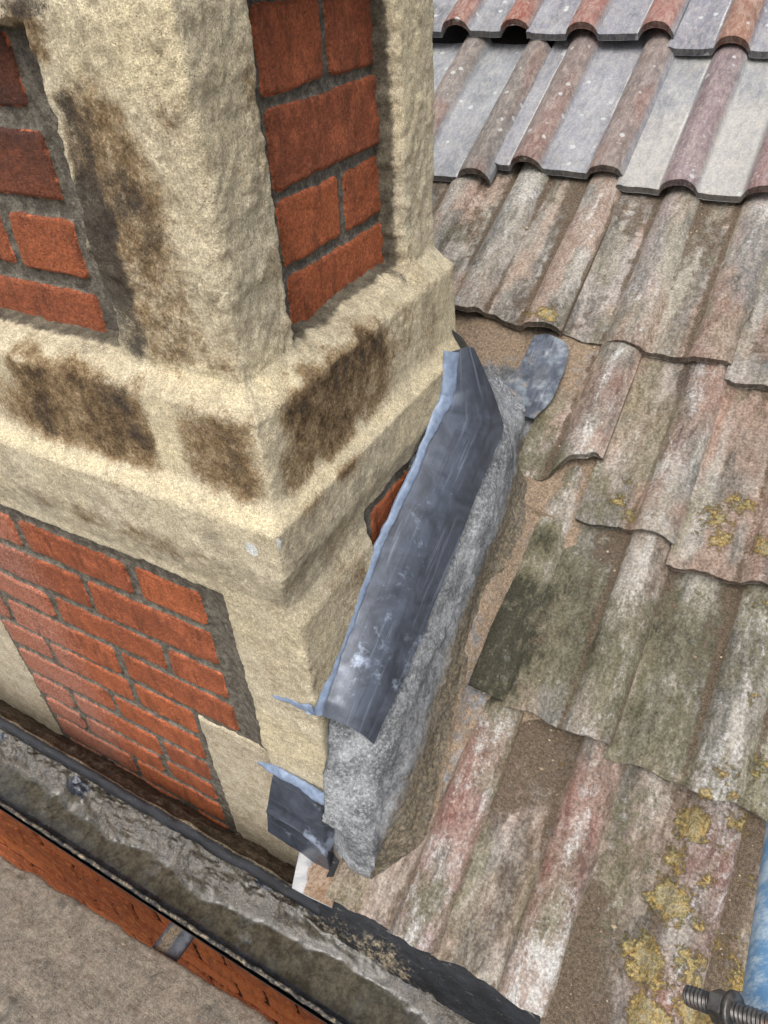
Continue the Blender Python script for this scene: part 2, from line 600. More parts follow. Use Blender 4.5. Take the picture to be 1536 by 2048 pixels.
def soil_material():
    n = NT("damp_soil")
    c = n.mix(n.ramp(n.noise(70, 6, .75), .35, .68), srgb(62, 51, 41), srgb(112, 97, 80))
    c = n.mix(n.ramp(n.noise(420, 3, .8), .55, .72, 0, .6), c, srgb(132, 116, 94))
    c = n.speckle(c, 200, .6, 1.3, 5)
    return n.done(c, .9, n.bump(n.noise(160, 6, .8), .9, .006), spec=.25)


def board_material():
    n = NT("dirty_scaffold_board")
    gr = n.noise(5, 6, .6, n.stretch(1.6, 60, 60), .4)
    mid = n.noise(24, 7, .72)
    c = n.mix(n.ramp(gr, .35, .65), srgb(118, 106, 93), srgb(138, 125, 112))
    c = n.mix(n.ramp(mid, .28, .55, 0, .95), c, n.mix(n.ramp(n.noise(300, 3, .75), .35, .65), srgb(96, 88, 77), srgb(134, 125, 112)))
    c = n.mix(n.ramp(n.noise(13, 6, .72), .54, .68, 0, .7), c, srgb(80, 76, 70))
    c = n.mix(n.ramp(n.noise(17, 6, .7), .42, .3, 0, .5), c, srgb(160, 146, 132))
    c = n.mix(n.ramp(n.voro(90), .05, .13, .8, 0), c, srgb(70, 62, 53))
    c = n.mix(n.ramp(n.noise(48, 7, .8), .56, .7, 0, .7), c, srgb(72, 66, 58))
    c = n.mix(n.math('MULTIPLY', n.ramp(n.noise(240, 4, .8), .64, .72), .7), c, srgb(192, 180, 158))
    c = n.speckle(c, 34, .72, 1.16, 8, .3, .7)
    c = n.speckle(c, 130, .76, 1.16, 6)
    h = n.math('ADD', n.math('MULTIPLY', gr, .35), n.math('ADD', n.noise(60, 7, .75), n.math('MULTIPLY', n.noise(420, 3, .8), .5)))
    return n.done(c, .82, n.bump(h, .8, .006), spec=.35)


def pole_material():
    n = NT("worn_blue_paint")
    a = n.noise(60, 8, .8, n.stretch(1, 1, .3), .2)
    c = n.mix(n.ramp(n.noise(8, 3), .35, .65), srgb(86, 128, 166), srgb(116, 152, 180))
    c = n.mix(n.ramp(a, .46, .60, 0, .6), c, srgb(196, 206, 208))
    return n.done(c, .6, n.bump(n.noise(120, 4), .15, .002), spec=.5)


def steel_material():
    n = NT("oily_steel")
    c = n.mix(n.ramp(n.noise(150, 6, .7), .35, .65), srgb(60, 58, 56), srgb(100, 97, 94))
    c = n.mix(n.ramp(n.noise(90, 5, .7), .55, .7, 0, .7), c, srgb(96, 70, 52))
    return n.done(c, .38, n.bump(n.noise(300, 4), .2, .001), metal=.75)


def dark_bar_material():
    n = NT("dirty_dark_steel")
    d = n.math('ADD', n.attr("dirt"), n.math('MULTIPLY', n.math('SUBTRACT', n.noise(40, 6, .75), .5), 1.4))
    c = n.mix(n.ramp(n.noise(60, 5), .35, .65), srgb(46, 50, 57), srgb(72, 77, 86))
    c = n.mix(n.ramp(d, .5, .62), c, n.mix(n.ramp(n.noise(240, 3, .7), .35, .65), srgb(62, 54, 42), srgb(118, 106, 88)))
    return n.done(c, .5, n.bump(n.noise(140, 5, .75), .6, .004), spec=.5)


def tray_material():
    n = NT("rusted_galvanised_tray")
    d = n.math('ADD', n.attr("dirt"), n.math('MULTIPLY', n.math('SUBTRACT', n.noise(60, 6, .75), .5), 1.5))
    c = n.mix(n.ramp(n.noise(40, 4), .35, .65), srgb(176, 175, 174), srgb(142, 145, 150))
    c = n.mix(n.ramp(d, .4, .65), c, n.mix(n.ramp(n.noise(150, 5, .75), .35, .65), srgb(112, 84, 60), srgb(150, 132, 114)))
    return n.done(c, .6, n.bump(n.noise(150, 6, .75), .6, .003), spec=.4)


def grit_material():
    n = NT("sand_grains")
    c = n.mix(n.attr("rnd"), srgb(84, 70, 54), srgb(176, 160, 134))
    return n.done(c, .9, spec=.3)


def plain_material(name, a, b, scale=3, rough=.9):
    n = NT(name)
    c = n.mix(n.ramp(n.noise(scale, 6), .35, .65), a, b)
    return n.done(c, rough, n.bump(n.noise(scale * 8, 5), .5, .01))


M_STONE, M_BRICK, M_WALL = stone_material(), brick_material(), brick_material(True)
M_TILE, M_CEM = tile_material(), cement_material()
M_LEAD, M_OLDLEAD, M_SEAL = lead_material(), lead_material(True), sealant_material()
M_SLUDGE, M_GUT, M_SOIL, M_BOARD = sludge_material(), gutter_material(), soil_material(), board_material()
M_POLE, M_STEEL, M_BAR, M_TRAY, M_GRIT = pole_material(), steel_material(), dark_bar_material(), tray_material(), grit_material()
M_GROUND = plain_material("trodden_earth", srgb(88, 80, 68), srgb(112, 102, 86))
M_DECK = plain_material("roofing_felt", srgb(34, 30, 27), srgb(50, 44, 38), 12)

# ------------------------------------------------------------------ ground far below
g = raw_mesh("ground", [(-60, -60, -7.2), (60, -60, -7.2), (60, 60, -7.2), (-60, 60, -7.2)], [[0, 1, 2, 3]], M_GROUND)
tag(obj("ground", g), kind="structure")

# ------------------------------------------------------------------ chimney
chimney = thing("chimney", "brick chimney stack with sandy lime rendered corner stones, rising through the tiled roof", "chimney", (-.9, .65, -1.4))
ZP = [.36, -.331, -.344, -.352, -.442, -.450, -.459, -.464, -.522, -.551, -.577, -.601, -.70, -.94, -.955, -1.45]
FY = [.462, .462, .446, .437, .434, .430, .4175, .4115, .4100, .4165, .4205, .420, .419, .420, .4380, .4380]
RX = [-.424, -.424, -.408, -.397, -.392, -.389, -.381, -.3755, -.374, -.382, -.382, -.370, -.367, -.367, -.367, -.367]
ZS = np.concatenate([np.arange(-1.40, -1.0, .0042), np.arange(-1.0, 0.0, .0026), np.linspace(0, .34, 50)])
YB = .872


def prof(z, vals):
    return np.interp(-z, [-q for q in ZP], vals)


def box_sdf(a, b, a0, a1, b0, b1):
    return np.maximum(np.maximum(a0 - a, a - a1), np.maximum(b0 - b, b - b1))


nf0, nf1, nr, nb = 50, 225, 176, 26
uf = np.concatenate([np.linspace(-1.45, -.96, nf0, endpoint=False), np.linspace(-.96, 0, nf1)])  # second part rescaled to the corner
H = len(ZS)
Fz, Rz = prof(ZS, FY), prof(ZS, RX)
Fz = Fz + .0018 * fbm(st2(ZS, ZS * 0), 18, 3, 5)
Rz = Rz + .0018 * fbm(st2(ZS, ZS * 0 + 3), 18, 3, 6)
Wn = nf0 + nf1 + nr + nb
P = np.zeros((H, Wn, 3))
P[..., 2] = ZS[:, None]
front = uf[None, :].repeat(H, 0)
k = front > -.96
front = np.where(k, -.96 + (front + .96) / .96 * (Rz[:, None] + .96), front)
NFT = nf0 + nf1
P[:, :NFT, 0] = front
P[:, :NFT, 1] = Fz[:, None]
ry = np.linspace(0, 1, nr + 1)[1:]
kq = sstep(-.466, -.488, P[:, :NFT, 0]) * (sstep(-.895, -.905, ZS) * (ZS > -.957))[:, None]
P[:, :NFT, 1] = P[:, :NFT, 1] * (1 - kq) + .4380 * kq
P[:, NFT:NFT + nr, 0] = Rz[:, None]
P[:, NFT:NFT + nr, 1] = Fz[:, None] + ry[None] * (YB - Fz[:, None])
P[:, NFT + nr:, 0] = Rz[:, None] + np.linspace(0, 1, nb + 1)[1:][None] * (-1.45 - Rz[:, None])
P[:, NFT + nr:, 1] = YB
X, Y, Z = P[..., 0], P[..., 1], P[..., 2]
isF = np.zeros((H, Wn), bool); isF[:, :NFT] = True
isR = np.zeros((H, Wn), bool); isR[:, NFT:NFT + nr] = True
# hand-worked unevenness of edges
wob = .0045 * fbm(P, 18, 4, 31) + .003 * fbm(P, 90, 3, 32)
# recesses: the four brick panels
s1 = box_sdf(X, Z, -1.6, -.583, -.330, -.047) + wob * .8                      # upper front
s2 = box_sdf(Y, Z, .549, .786, -.330, -.030) + wob * .9                       # upper right
s3 = np.minimum(box_sdf(X, Z, -1.8, -.478, -.940, -.594), box_sdf(X, Z, -1.09, -.628, -1.7, -.90))  # lower front with its toothed foot
s3 = s3 + wob * .55
s4 = box_sdf(Y, Z, .588, .80, -1.2, -.558) + wob * .7                         # lower right
# slanting right-hand bottom of the upper right panel: mortar fillet rises towards the back quoin
dF = .046 * sstep(.004, -.011, s1) + .036 * sstep(.004, -.014, s3)
dR = .046 * sstep(.004, -.010, s2) + .030 * sstep(.004, -.012, s4)
dF = np.where(isF, dF, 0); dR = np.where(isR, dR, 0)
P[..., 1] += dF
P[..., 0] -= dR
rec = np.clip((dF + dR) / .03, 0, 1)
# soften arrises, most at the corner of the stack, then roughen along the normals
cw = np.exp(-((np.arange(Wn) - NFT) / 9.0) ** 2)[None, :, None] * (.35 + .65 * sstep(-.36, -.30, ZS))[:, None, None]
for _ in range(3):
    P = P * (1 - cw) + blur(P, 3, 1) * cw
P = P * .7 + blur(blur(P, 1, 0), 1, 1) * .3
N = normals(P)
N = blur(blur(blur(N, 3, 0), 5, 1), 5, 1)
N /= np.linalg.norm(N, axis=-1, keepdims=True) + 1e-9
upper = sstep(-.40, -.33, Z)
rough = .0012 * (.6 + 1.2 * upper) * fbm(P, 9, 3, 41) + .0009 * fbm(P, 50, 4, 42) * (.3 + 1.1 * upper) + .0007 * fbm(P, 150, 3, 43) * (1.0 + .6 * upper)
flaky = np.maximum(0, fbm(P, (70, 70, 50), 4, 45) - .1) * .0030 * (.25 + upper)
# quoin: weathered hollow under the arris, chips from the arris itself
edge_d = np.where(isF, Rz[:, None] - X, Y - Fz[:, None])
chip = -.004 * sstep(.05, 0.0, edge_d) * np.maximum(0, fbm(P, 20, 3, 47) + .1)
disp = (rough + flaky) * (1 - .6 * rec) + chip
P = P + N * disp[..., None]
Xr, Yr, Zr = P[..., 0], P[..., 1], P[..., 2]


def blobs(L, base):
    """L: (a, b, ra, rb, strength) on the face"""
    a, b = base
    out = np.zeros_like(a)
    for a0, b0, ra, rb, st in L:
        d = np.sqrt(((a - a0) / ra) ** 2 + ((b - b0) / rb) ** 2)
        out = np.maximum(out, st * sstep(1.35, .45, d))
    return out


def fb(u, v, ru, rv, s, y=.455):
    q = at_y(u, v, y); sc = (CAM[2] @ q) / FPX
    return (q[0], q[2], ru * sc * 1.35, rv * sc * 1.1, s)


def rb(u, v, ru, rv, s, x=-.41):
    q = at_x(u, v, x); sc = (CAM[2] @ q) / FPX
    return (q[1], q[2], ru * sc * 1.35, rv * sc * 1.1, s)


stF = blobs([fb(200, 320, 100, 130, 1.05), fb(250, 470, 110, 180, .95), fb(310, 640, 90, 120, .85), fb(330, 230, 90, 60, .35), fb(420, 620, 60, 130, .35),
             fb(120, 810, 130, 75, 1.05), fb(250, 850, 100, 90, 1.1), fb(180, 760, 90, 40, .9), fb(440, 890, 65, 95, .95), fb(500, 930, 50, 70, .95), fb(40, 760, 60, 50, .45),
             fb(430, 720, 60, 60, .55), fb(330, 1080, 160, 40, .42, .42), fb(150, 1010, 120, 30, .4, .42), fb(520, 1200, 50, 60, .35, .42), fb(40, 60, 60, 60, .8), fb(560, 1350, 50, 120, .3, .42)], (Xr, Zr))
def bx(u0, v0, u1, v1, y=.445):
    return at_y(u0, v0, y)[0], at_y(u1, v1, y)[0]
zw_ = Zr + .012 * fbm(P, 28, 4, 204)
pz_ = sstep(-.456, -.425, zw_) * sstep(-.330, -.362, zw_)
for (u0, v0, u1, v1), st_ in (((45, 780, 318, 830), 1.12), ((388, 860, 536, 960), .95)):
    a_, b_ = bx(u0, v0, u1, v1)
    xw_ = Xr + .014 * fbm(P, 30, 4, 203)
    stF = np.maximum(stF, st_ * pz_ * sstep(a_ - .03, a_ + .04, xw_) * sstep(b_ + .012, b_ - .022, xw_))
bkF = blobs([fb(140, 290, 40, 90, 1.1), fb(180, 430, 46, 110, 1.35), fb(215, 560, 44, 110, 1.35), fb(250, 670, 40, 70, 1.2), fb(225, 390, 60, 70, .95), fb(300, 470, 60, 90, .6), fb(330, 680, 70, 60, .7),
             fb(250, 770, 60, 60, .75), fb(300, 830, 40, 80, .6), fb(40, 15, 70, 25, 1.0), fb(150, 250, 40, 40, .8), fb(440, 830, 40, 40, .45), fb(180, 700, 80, 18, .6)], (Xr, Zr))
stR = blobs([rb(640, 840, 70, 110, 1.0), rb(720, 740, 80, 100, 1.0), rb(570, 930, 50, 90, .9), rb(780, 660, 50, 60, .6), rb(640, 900, 40, 50, 1.0), rb(520, 230, 40, 190, .4, -.424), rb(540, 480, 40, 130, .4, -.424),
             rb(835, 600, 40, 130, .4), rb(850, 350, 24, 230, .32), rb(560, 640, 40, 80, .4, -.424), rb(700, 1170, 60, 90, .55, -.37), rb(640, 1340, 40, 90, .45, -.37), rb(690, 1080, 60, 40, .4, -.37), rb(600, 1150, 40, 70, .35, -.37)], (Yr, Zr))
bkR = blobs([rb(808, 300, 13, 290, .9), rb(805, 150, 12, 200, .85), rb(810, 520, 18, 60, .8), rb(560, 900, 30, 60, .4), rb(700, 870, 40, 30, .35)], (Yr, Zr))
stF = np.maximum(stF, .30 * sstep(-.33, -.30, Zr) * sstep(-.10, -.17, Zr) * (Xr > -.6)); stR = np.maximum(stR, .27 * sstep(-.33, -.30, Zr) * sstep(-.06, -.13, Zr) * (Yr < .56))
stain = np.where(isF, stF, np.where(isR, stR, .3))
black = np.where(isF, bkF, np.where(isR, bkR, .1))
# fresh lime: repair fillets on the ledges, the head of the quoin and the pale joint in the plinth
frF = blobs([fb(300, 90, 200, 110, 1), fb(140, 180, 40, 100, .6), fb(355, 850, 34, 100, 1), fb(400, 760, 110, 30, .9), fb(560, 760, 50, 60, 1), fb(560, 1480, 90, 70, 1, .42)], (Xr, Zr))
frR = blobs([rb(830, 100, 60, 200, .8), rb(560, 750, 50, 70, 1), rb(870, 700, 60, 60, 1), rb(800, 800, 80, 60, .8), rb(820, 560, 50, 80, .6)], (Yr, Zr))
ledge = np.exp(-((Zr + .457) / .007) ** 2)
ya_, yb_ = at_x(566, 930, -.401)[1], at_x(775, 700, -.401)[1]
stR = np.maximum(stR, 1.08 * pz_ * sstep(ya_ - .02, ya_ + .025, Yr + .014 * fbm(P, 30, 4, 205)) * sstep(yb_ + .05, yb_ - .05, Yr + .02 * fbm(P, 25, 4, 206)))
stain = np.where(isR, stR, stain)
fresh = np.clip(np.maximum(np.where(isF, frF, np.where(isR, frR, 0)), ledge), 0, 1)
stain = stain * (1 - .9 * np.clip(ledge + np.where(isF, blobs([fb(355, 860, 26, 110, 1), fb(400, 752, 70, 14, .8)], (Xr, Zr)), 0), 0, 1))
black = black * (1 - ledge)
n1_, n2_ = fbm(P, 24, 5, 201), fbm(P, (70, 70, 13), 4, 202)
black = np.maximum(black, np.clip(stain, 0, 1) * .62 * sstep(.0, .8, .7 * n2_ + .7 * n1_))
stain = stain + (.22 * n1_ + .10 * n2_) * sstep(.03, .5, stain)
black = black + .35 * n1_ * sstep(.05, .5, black)
dust = sstep(-.465, -.50, Zr) * sstep(-.59, -.56, Zr) * (.55 + .5 * n1_) + sstep(-.545, -.575, Zr) * .1
white = np.where(isF, blobs([fb(503, 1098, 13, 17, 1.1, .412)], (Xr, Zr)), np.where(isR, blobs([rb(553, 1094, 13, 17, 1.1, -.375)], (Yr, Zr)), 0))
pale = np.where(isF, sstep(-.925, -.955, Zr), 0) * (1 - rec)
mort = np.clip(rec * 1.3, 0, 1)
sh = MB().grid(P, False, stain=stain, black=black, fresh=fresh, dust=dust, white=white, pale=pale, mort=mort)
topc = np.array([[-1.45, .46, .338], [Rz[-1], .46, .338], [Rz[-1], YB, .338], [-1.45, YB, .338]])
sh.add(topc, [[0, 1, 2, 3]])
obj("stone_dressing", sh.mesh("stone_dressing", M_STONE), chimney)


# ---- brick panels: one mesh each, bricks standing a few millimetres proud of ragged mortar
def panel(name, a0, a1, b0, b1, place, bricks, depth=.005, step=.0022, seed=0, dark=None, bloom=None, label=None, slope=None):
    na, nb_ = int((a1 - a0) / step), int((b1 - b0) / step)
    A, B = np.meshgrid(np.linspace(a0, a1, na), np.linspace(b0, b1, nb_))
    Pn = st2(A, B) + seed * 3.1
    e = .0017 * fbm(Pn, 35, 4, seed + 1) + .0006 * fbm(Pn, 160, 3, seed + 2)
    hgt = np.zeros_like(A); isb = np.zeros_like(A); rn = np.zeros_like(A)
    r_ = np.random.default_rng(seed + 50)
    for (x0, x1, z0, z1) in bricks:
        tw = r_.normal(0, .004); ca, cb = (x0 + x1) / 2, (z0 + z1) / 2
        a2 = A - ca + tw * (B - cb); b2 = B - cb - tw * (A - ca)
        hx, hz, rr = (x1 - x0) / 2, (z1 - z0) / 2, .007
        qx, qz = np.abs(a2) - hx + rr, np.abs(b2) - hz + rr
        sd_ = np.hypot(np.maximum(qx, 0), np.maximum(qz, 0)) + np.minimum(np.maximum(qx, qz), 0) - rr + e
        m = sstep(.0015, -.0035, sd_)
        lift = depth + r_.normal(0, .0008) + r_.normal(0, .012) * a2 + r_.normal(0, .02) * b2
        hgt = np.maximum(hgt, m * lift)
        isb = np.maximum(isb, sstep(.0012, -.0022, sd_))
        rn = np.where(sd_ < .003, r_.random(), rn)
    hgt = hgt + .0009 * fbm(Pn, 40, 4, seed + 4) + .0005 * fbm(Pn, 170, 3, seed + 5) * (1.8 - isb)
    if slope is not None:
        hgt = hgt + slope(A, B) * (1 - isb)
    Pw = place(A, B, hgt)
    at_ = dict(brick=isb, rnd=rn, dark=np.zeros_like(A) if dark is None else dark(A, B), bloom=np.zeros_like(A) if bloom is None else bloom(A, B))
    o = obj(name, MB().grid(Pw, seed in (2, 4), **at_).mesh(name, M_BRICK), chimney)
    if label:
        o["label"] = label
    return o


front_place = lambda y0: (lambda a, b, h: np.stack([a, y0 - h, b], -1))
right_place = lambda x0: (lambda a, b, h: np.stack([x0 + h, a, b], -1))
J = .0145
# upper front panel (plane y = .492)
c_ = [(-.047, -.123), (-.123, -.203), (-.203, -.278), (-.278, -.352)]
bk = []
for (zt, zb), xs in zip(c_, [(-.635, -.86, -1.08), (-.628, -.86, -1.08), (-.625, -.735, -.96, -1.1), (-.622, -.85, -1.08)]):
    for xa, xb in zip(xs[1:], xs[:-1]):
        bk.append((xa + J / 2, xb - J / 2, zb + J / 2 + .002, zt - J / 2))
panel("brick_panel", -1.15, -.57, -.375, -.030, front_place(.494), bk, seed=1,
      dark=lambda a, b: .75 * sstep(-.26, -.12, b) + .25, label="dark brick panel left of the corner stone",  # bricks darken towards the top
      slope=lambda a, b: .012 * sstep(-.61, -.585, a) + .010 * sstep(-.338, -.362, b))
# upper right panel (plane x = -.454)
c_ = [(-.040, -.119), (-.119, -.198), (-.198, -.272), (-.272, -.350)]
bk = []
for (zt, zb), ys in zip(c_, [(.50, .692, .812), (.45, .577, .812), (.52, .702, .815), (.50, .582, .815)]):
    for ya, yb in zip(ys[:-1], ys[1:]):
        bk.append((ya + J / 2, yb - J / 2, zb + J / 2, zt - J / 2))
bk = [b for b in bk if b[1] - b[0] > .06]
panel("brick_panel", .525, .85, -.375, .02, right_place(-.456), [(.585, .687, -.114, -.045), (.697, .806, -.114, -.045), (.585, .812, -.193, -.124),
      (.585, .697, -.267, -.203), (.707, .812, -.267, -.203), (.585, .814, -.345, -.277)], seed=2,
      dark=lambda a, b: .0 + .30 * sstep(.62, .57, a), label="bright red brick panel right of the corner stone",
      slope=lambda a, b: .014 * sstep(.812, .835, a) + .010 * sstep(-.343, -.368, b) + .006 * sstep(-.045, -.03, b))
# lower front panel (plane y = .4386)
cz = [-.628, -.703, -.785, -.856, -.932, -1.005, -1.080, -1.150, -1.215, -1.29, -1.37]
xj = [(-.532, -.66, -.885, -1.11), (-.534, -.776, -1.0, -1.2), (-.533, -.648, -.885, -1.11), (-.530, -.768, -1.035, -1.2),
      (-.628, -.768, -.965, -1.09), (-.632, -.84, -1.085), (-.636, -.75, -.972, -1.085), (-.64, -.765, -.97, -1.08), (-.64, -.86, -1.08), (-.64, -.75, -.97, -1.08)]
bk = []
for i_, xs in enumerate(xj):
    for xa, xb in zip(xs[1:], xs[:-1]):
        bk.append((xa + J / 2, xb - J / 2, cz[i_ + 1] + J / 2, cz[i_] - J / 2))
panel("brick_panel", -1.3, -.455, -1.40, -.572, front_place(.4415), bk, seed=3, step=.0024,
      bloom=lambda a, b: .75 * sstep(-.75, -.95, a) + .12, dark=lambda a, b: .25 * sstep(-.80, -.95, a) * sstep(-.65, -.72, b), label="long brick panel below the moulding, pale bloom at its left",
      slope=lambda a, b: np.maximum(.016 * sstep(-.530, -.476, a) * sstep(-.95, -.91, b), .010 * sstep(-.622, -.598, b)))
# lower right panel, mostly behind the flashing
bk = [(.605, .79, -.64, -.575), (.605, .79, -.715, -.65), (.605, .79, -.79, -.725)]
panel("brick_panel", .57, .82, -.86, -.55, right_place(-.388), bk, seed=4, label="sliver of brick showing above the lead flashing")

# ------------------------------------------------------------------ roof tiles
roof = thing("tiled_roof", "weathered double-roll clay tile roof beside the chimney, lichen and sand in its channels", "roof", tuple(roof_pt(-.1, -.3, -.06)))
L0 = KR * TP                                   # slope distances were surveyed from y = 0
DIST = dict(eave=.405, e5=.752, e4=1.075, e3=1.381, e2=1.737, e1=2.10, e0=2.45, em=2.79)
# row, surveyed slope distance of the lower edge, start x, roll centres, upper length, options
TILES = [
    ("eave", .402, -.345, (-.207,), .40, {}), ("eave", .405, -.175, (-.053,), .40, {}), ("eave", .402, -.02, (.105, .262), .40, {}), ("eave", .405, .29, (.42, .58), .40, {}),
    ("e5", .755, -.272, (-.232,), .40, {}), ("e5", .750, -.198, (-.079,), .40, {}), ("e5", .737, -.043, (.09, .25), .40, {}), ("e5", .737, .28, (.41, .57), .40, {}),
    ("e4", 1.105, -.318, (-.226,), .36, {"break": 1}), ("e4", 1.062, -.197, (-.079,), .38, {}), ("e4", 1.030, -.043, (.085, .24), .40, {}), ("e4", 1.03, .27, (.40, .56), .40, {}),
    ("e3", 1.40, -.93, (-.80, -.645), .40, {}), ("e3", 1.383, -.575, (-.512, -.365), .42, {"lift": .012}), ("e3", 1.375, -.335, (-.219, -.082), .42, {}), ("e3", 1.352, -.047, (.07, .23), .42, {}), ("e3", 1.352, .26, (.39, .55), .42, {}),
    ("e2", 1.700, -.93, (-.78, -.625), .425, {"chip": 1}), ("e2", 1.745, -.60, (-.525, -.367), .42, {}), ("e2", 1.722, -.335, (-.227, -.085), .42, {}), ("e2", 1.722, -.05, (.06, .21), .42, {}), ("e2", 1.722, .24, (.36, .52), .42, {}),
    ("e1", 2.10, -.96, (-.82, -.678), .42, {"lift": .012}), ("e1", 2.095, -.645, (-.527, -.376), .42, {"lift": .008}), ("e1", 2.078, -.345, (-.226, -.08), .42, {}), ("e1", 2.08, -.045, (.07, .21), .42, {}), ("e1", 2.08, .25, (.37, .52), .42, {}),
    ("e0", 2.45, -.95, (-.80, -.655), .42, {}), ("e0", 2.45, -.62, (-.505, -.35), .42, {}), ("e0", 2.45, -.315, (-.2, -.05), .42, {}), ("e0", 2.45, -.015, (.1, .25), .42, {}), ("e0", 2.45, .285, (.4, .55), .42, {}),
    ("em", 2.79, -.95, (-.82, -.678), .42, {}), ("em", 2.79, -.645, (-.527, -.376), .42, {}), ("em", 2.79, -.345, (-.226, -.08), .42, {}), ("em", 2.79, -.045, (.07, .21), .42, {}), ("em", 2.79, .25, (.37, .52), .42, {}),
]
# pan colour, roll colour, sand, white, algae, spots
PAL = {
    "em": ((138, 138, 142), (138, 92, 80), .0, .1, .0, 1.0), "e0": ((138, 138, 142), (138, 92, 80), .0, .1, .0, 1.0),
    "e1": ((126, 129, 136), (136, 92, 82), .0, .12, .0, 1.0),
    "e2": ((138, 140, 146), (118, 106, 106), .05, .22, .0, .9),
    "e3": ((158, 151, 144), (148, 136, 132), .40, .34, .16, .2),
    "e4": ((162, 143, 127), (150, 142, 130), .45, .46, .42, .1),
    "e5": ((138, 130, 113), (146, 139, 124), .50, .42, .85, .1),
    "eave": ((126, 112, 96), (146, 124, 116), .74, .38, .3, .2),
}
# yellow lichen: survey pixel and radius on the photograph -> roof coordinates
LICH = []
for u, v, r, s in [(1060, 640, 22, .8), (1095, 648, 26, .95), (1240, 1000, 26, .8), (1262, 1030, 24, .8), (1430, 1030, 40, .85), (1480, 1005, 32, .9), (1440, 1075, 36, .85), (1400, 1080, 22, .7), (1525, 1100, 26, 1),
                   (1255, 960, 16, .6), (1385, 1650, 36, 1.1), (1350, 1720, 32, .9), (1340, 1800, 44, 1.1), (1390, 1840, 30, .8), (1285, 1925, 44, 1.15), (1415, 1760, 30, .8), (1380, 1930, 40, .9), (1390, 2020, 50, 1.0),
                   (1300, 2035, 46, 1.1), (1450, 1900, 38, .75), (1480, 1640, 40, .75), (1450, 1550, 26, .7), (1520, 1530, 40, .75), (1460, 1600, 24, .7), (1058, 1670, 16, .7), (1050, 1640, 12, .6), (930, 1410, 18, .7),
                   (910, 1400, 8, .9), (1345, 1400, 20, .45), (1500, 1400, 40, .6), (1410, 1590, 20, .8), (1180, 1440, 14, .4), (1525, 1210, 30, .7), (1080, 1860, 12, .5), (1120, 1530, 12, .5), (1440, 1700, 24, .6), (1500, 1780, 40, .6), (1470, 1960, 36, .8)]:
    x_, l_ = at_roof(u, v)
    r_ = r * np.linalg.norm(roof_pt(x_, l_, 0)) / FPX * 1.15
    LICH.append((x_, l_, r_, s))
ALG = []
for u, v, r, s in [(1005, 1290, 60, 1.7), (1045, 1190, 50, 1.5), (1085, 1080, 40, 1.1), (985, 1360, 45, 1.7), (1025, 1240, 40, 1.6), (1180, 1300, 90, .6), (1130, 1170, 60, .5), (1340, 1280, 80, .7), (1300, 1420, 80, .6), (1430, 1330, 60, .5), (1440, 500, 40, .55),
                   (1100, 940, 60, .75), (1080, 860, 50, .55), (860, 1800, 50, .75), (820, 1860, 40, .5), (1250, 1620, 60, .5), (1250, 1720, 50, .55), (1190, 1860, 60, .45), (920, 460, 40, .6), (1290, 1280, 40, .5), (1480, 520, 30, .3),
                   (960, 560, 50, .4), (1210, 1000, 60, .5), (1500, 1330, 50, .4), (1150, 1290, 40, .5)]:
    x_, l_ = at_roof(u, v)
    ALG.append((x_, l_, r * np.linalg.norm(roof_pt(x_, l_, 0)) / FPX * 1.25, s))
RED = []
for u, v, r, s in [(940, 1500, 60, 1), (900, 1620, 60, .95), (1150, 1640, 60, .9), (1120, 1720, 60, .8), (1050, 1800, 40, .6), (800, 1740, 60, .9), (760, 1800, 70, .8), (1460, 1750, 70, .9), (1470, 1850, 60, .8), (1320, 1990, 45, .9), (1390, 1730, 30, .8), (1310, 1660, 40, .6),
                   (1200, 1700, 40, .7), (1310, 800, 160, .35), (1000, 1850, 50, .45)]:
    x_, l_ = at_roof(u, v)
    RED.append((x_, l_, r * np.linalg.norm(roof_pt(x_, l_, 0)) / FPX * 1.3, s))


def spots(L, x, l):
    out = np.zeros_like(x)
    for a, b, r, s in L:
        d2 = ((x - a) ** 2 + (l - b) ** 2) / (r * r)
        out = np.maximum(out, s * np.exp(-d2 * 1.1))
    return out


ROLLW, ROLLH, THICK = .034, .0275, .0145
SANDPTS = []


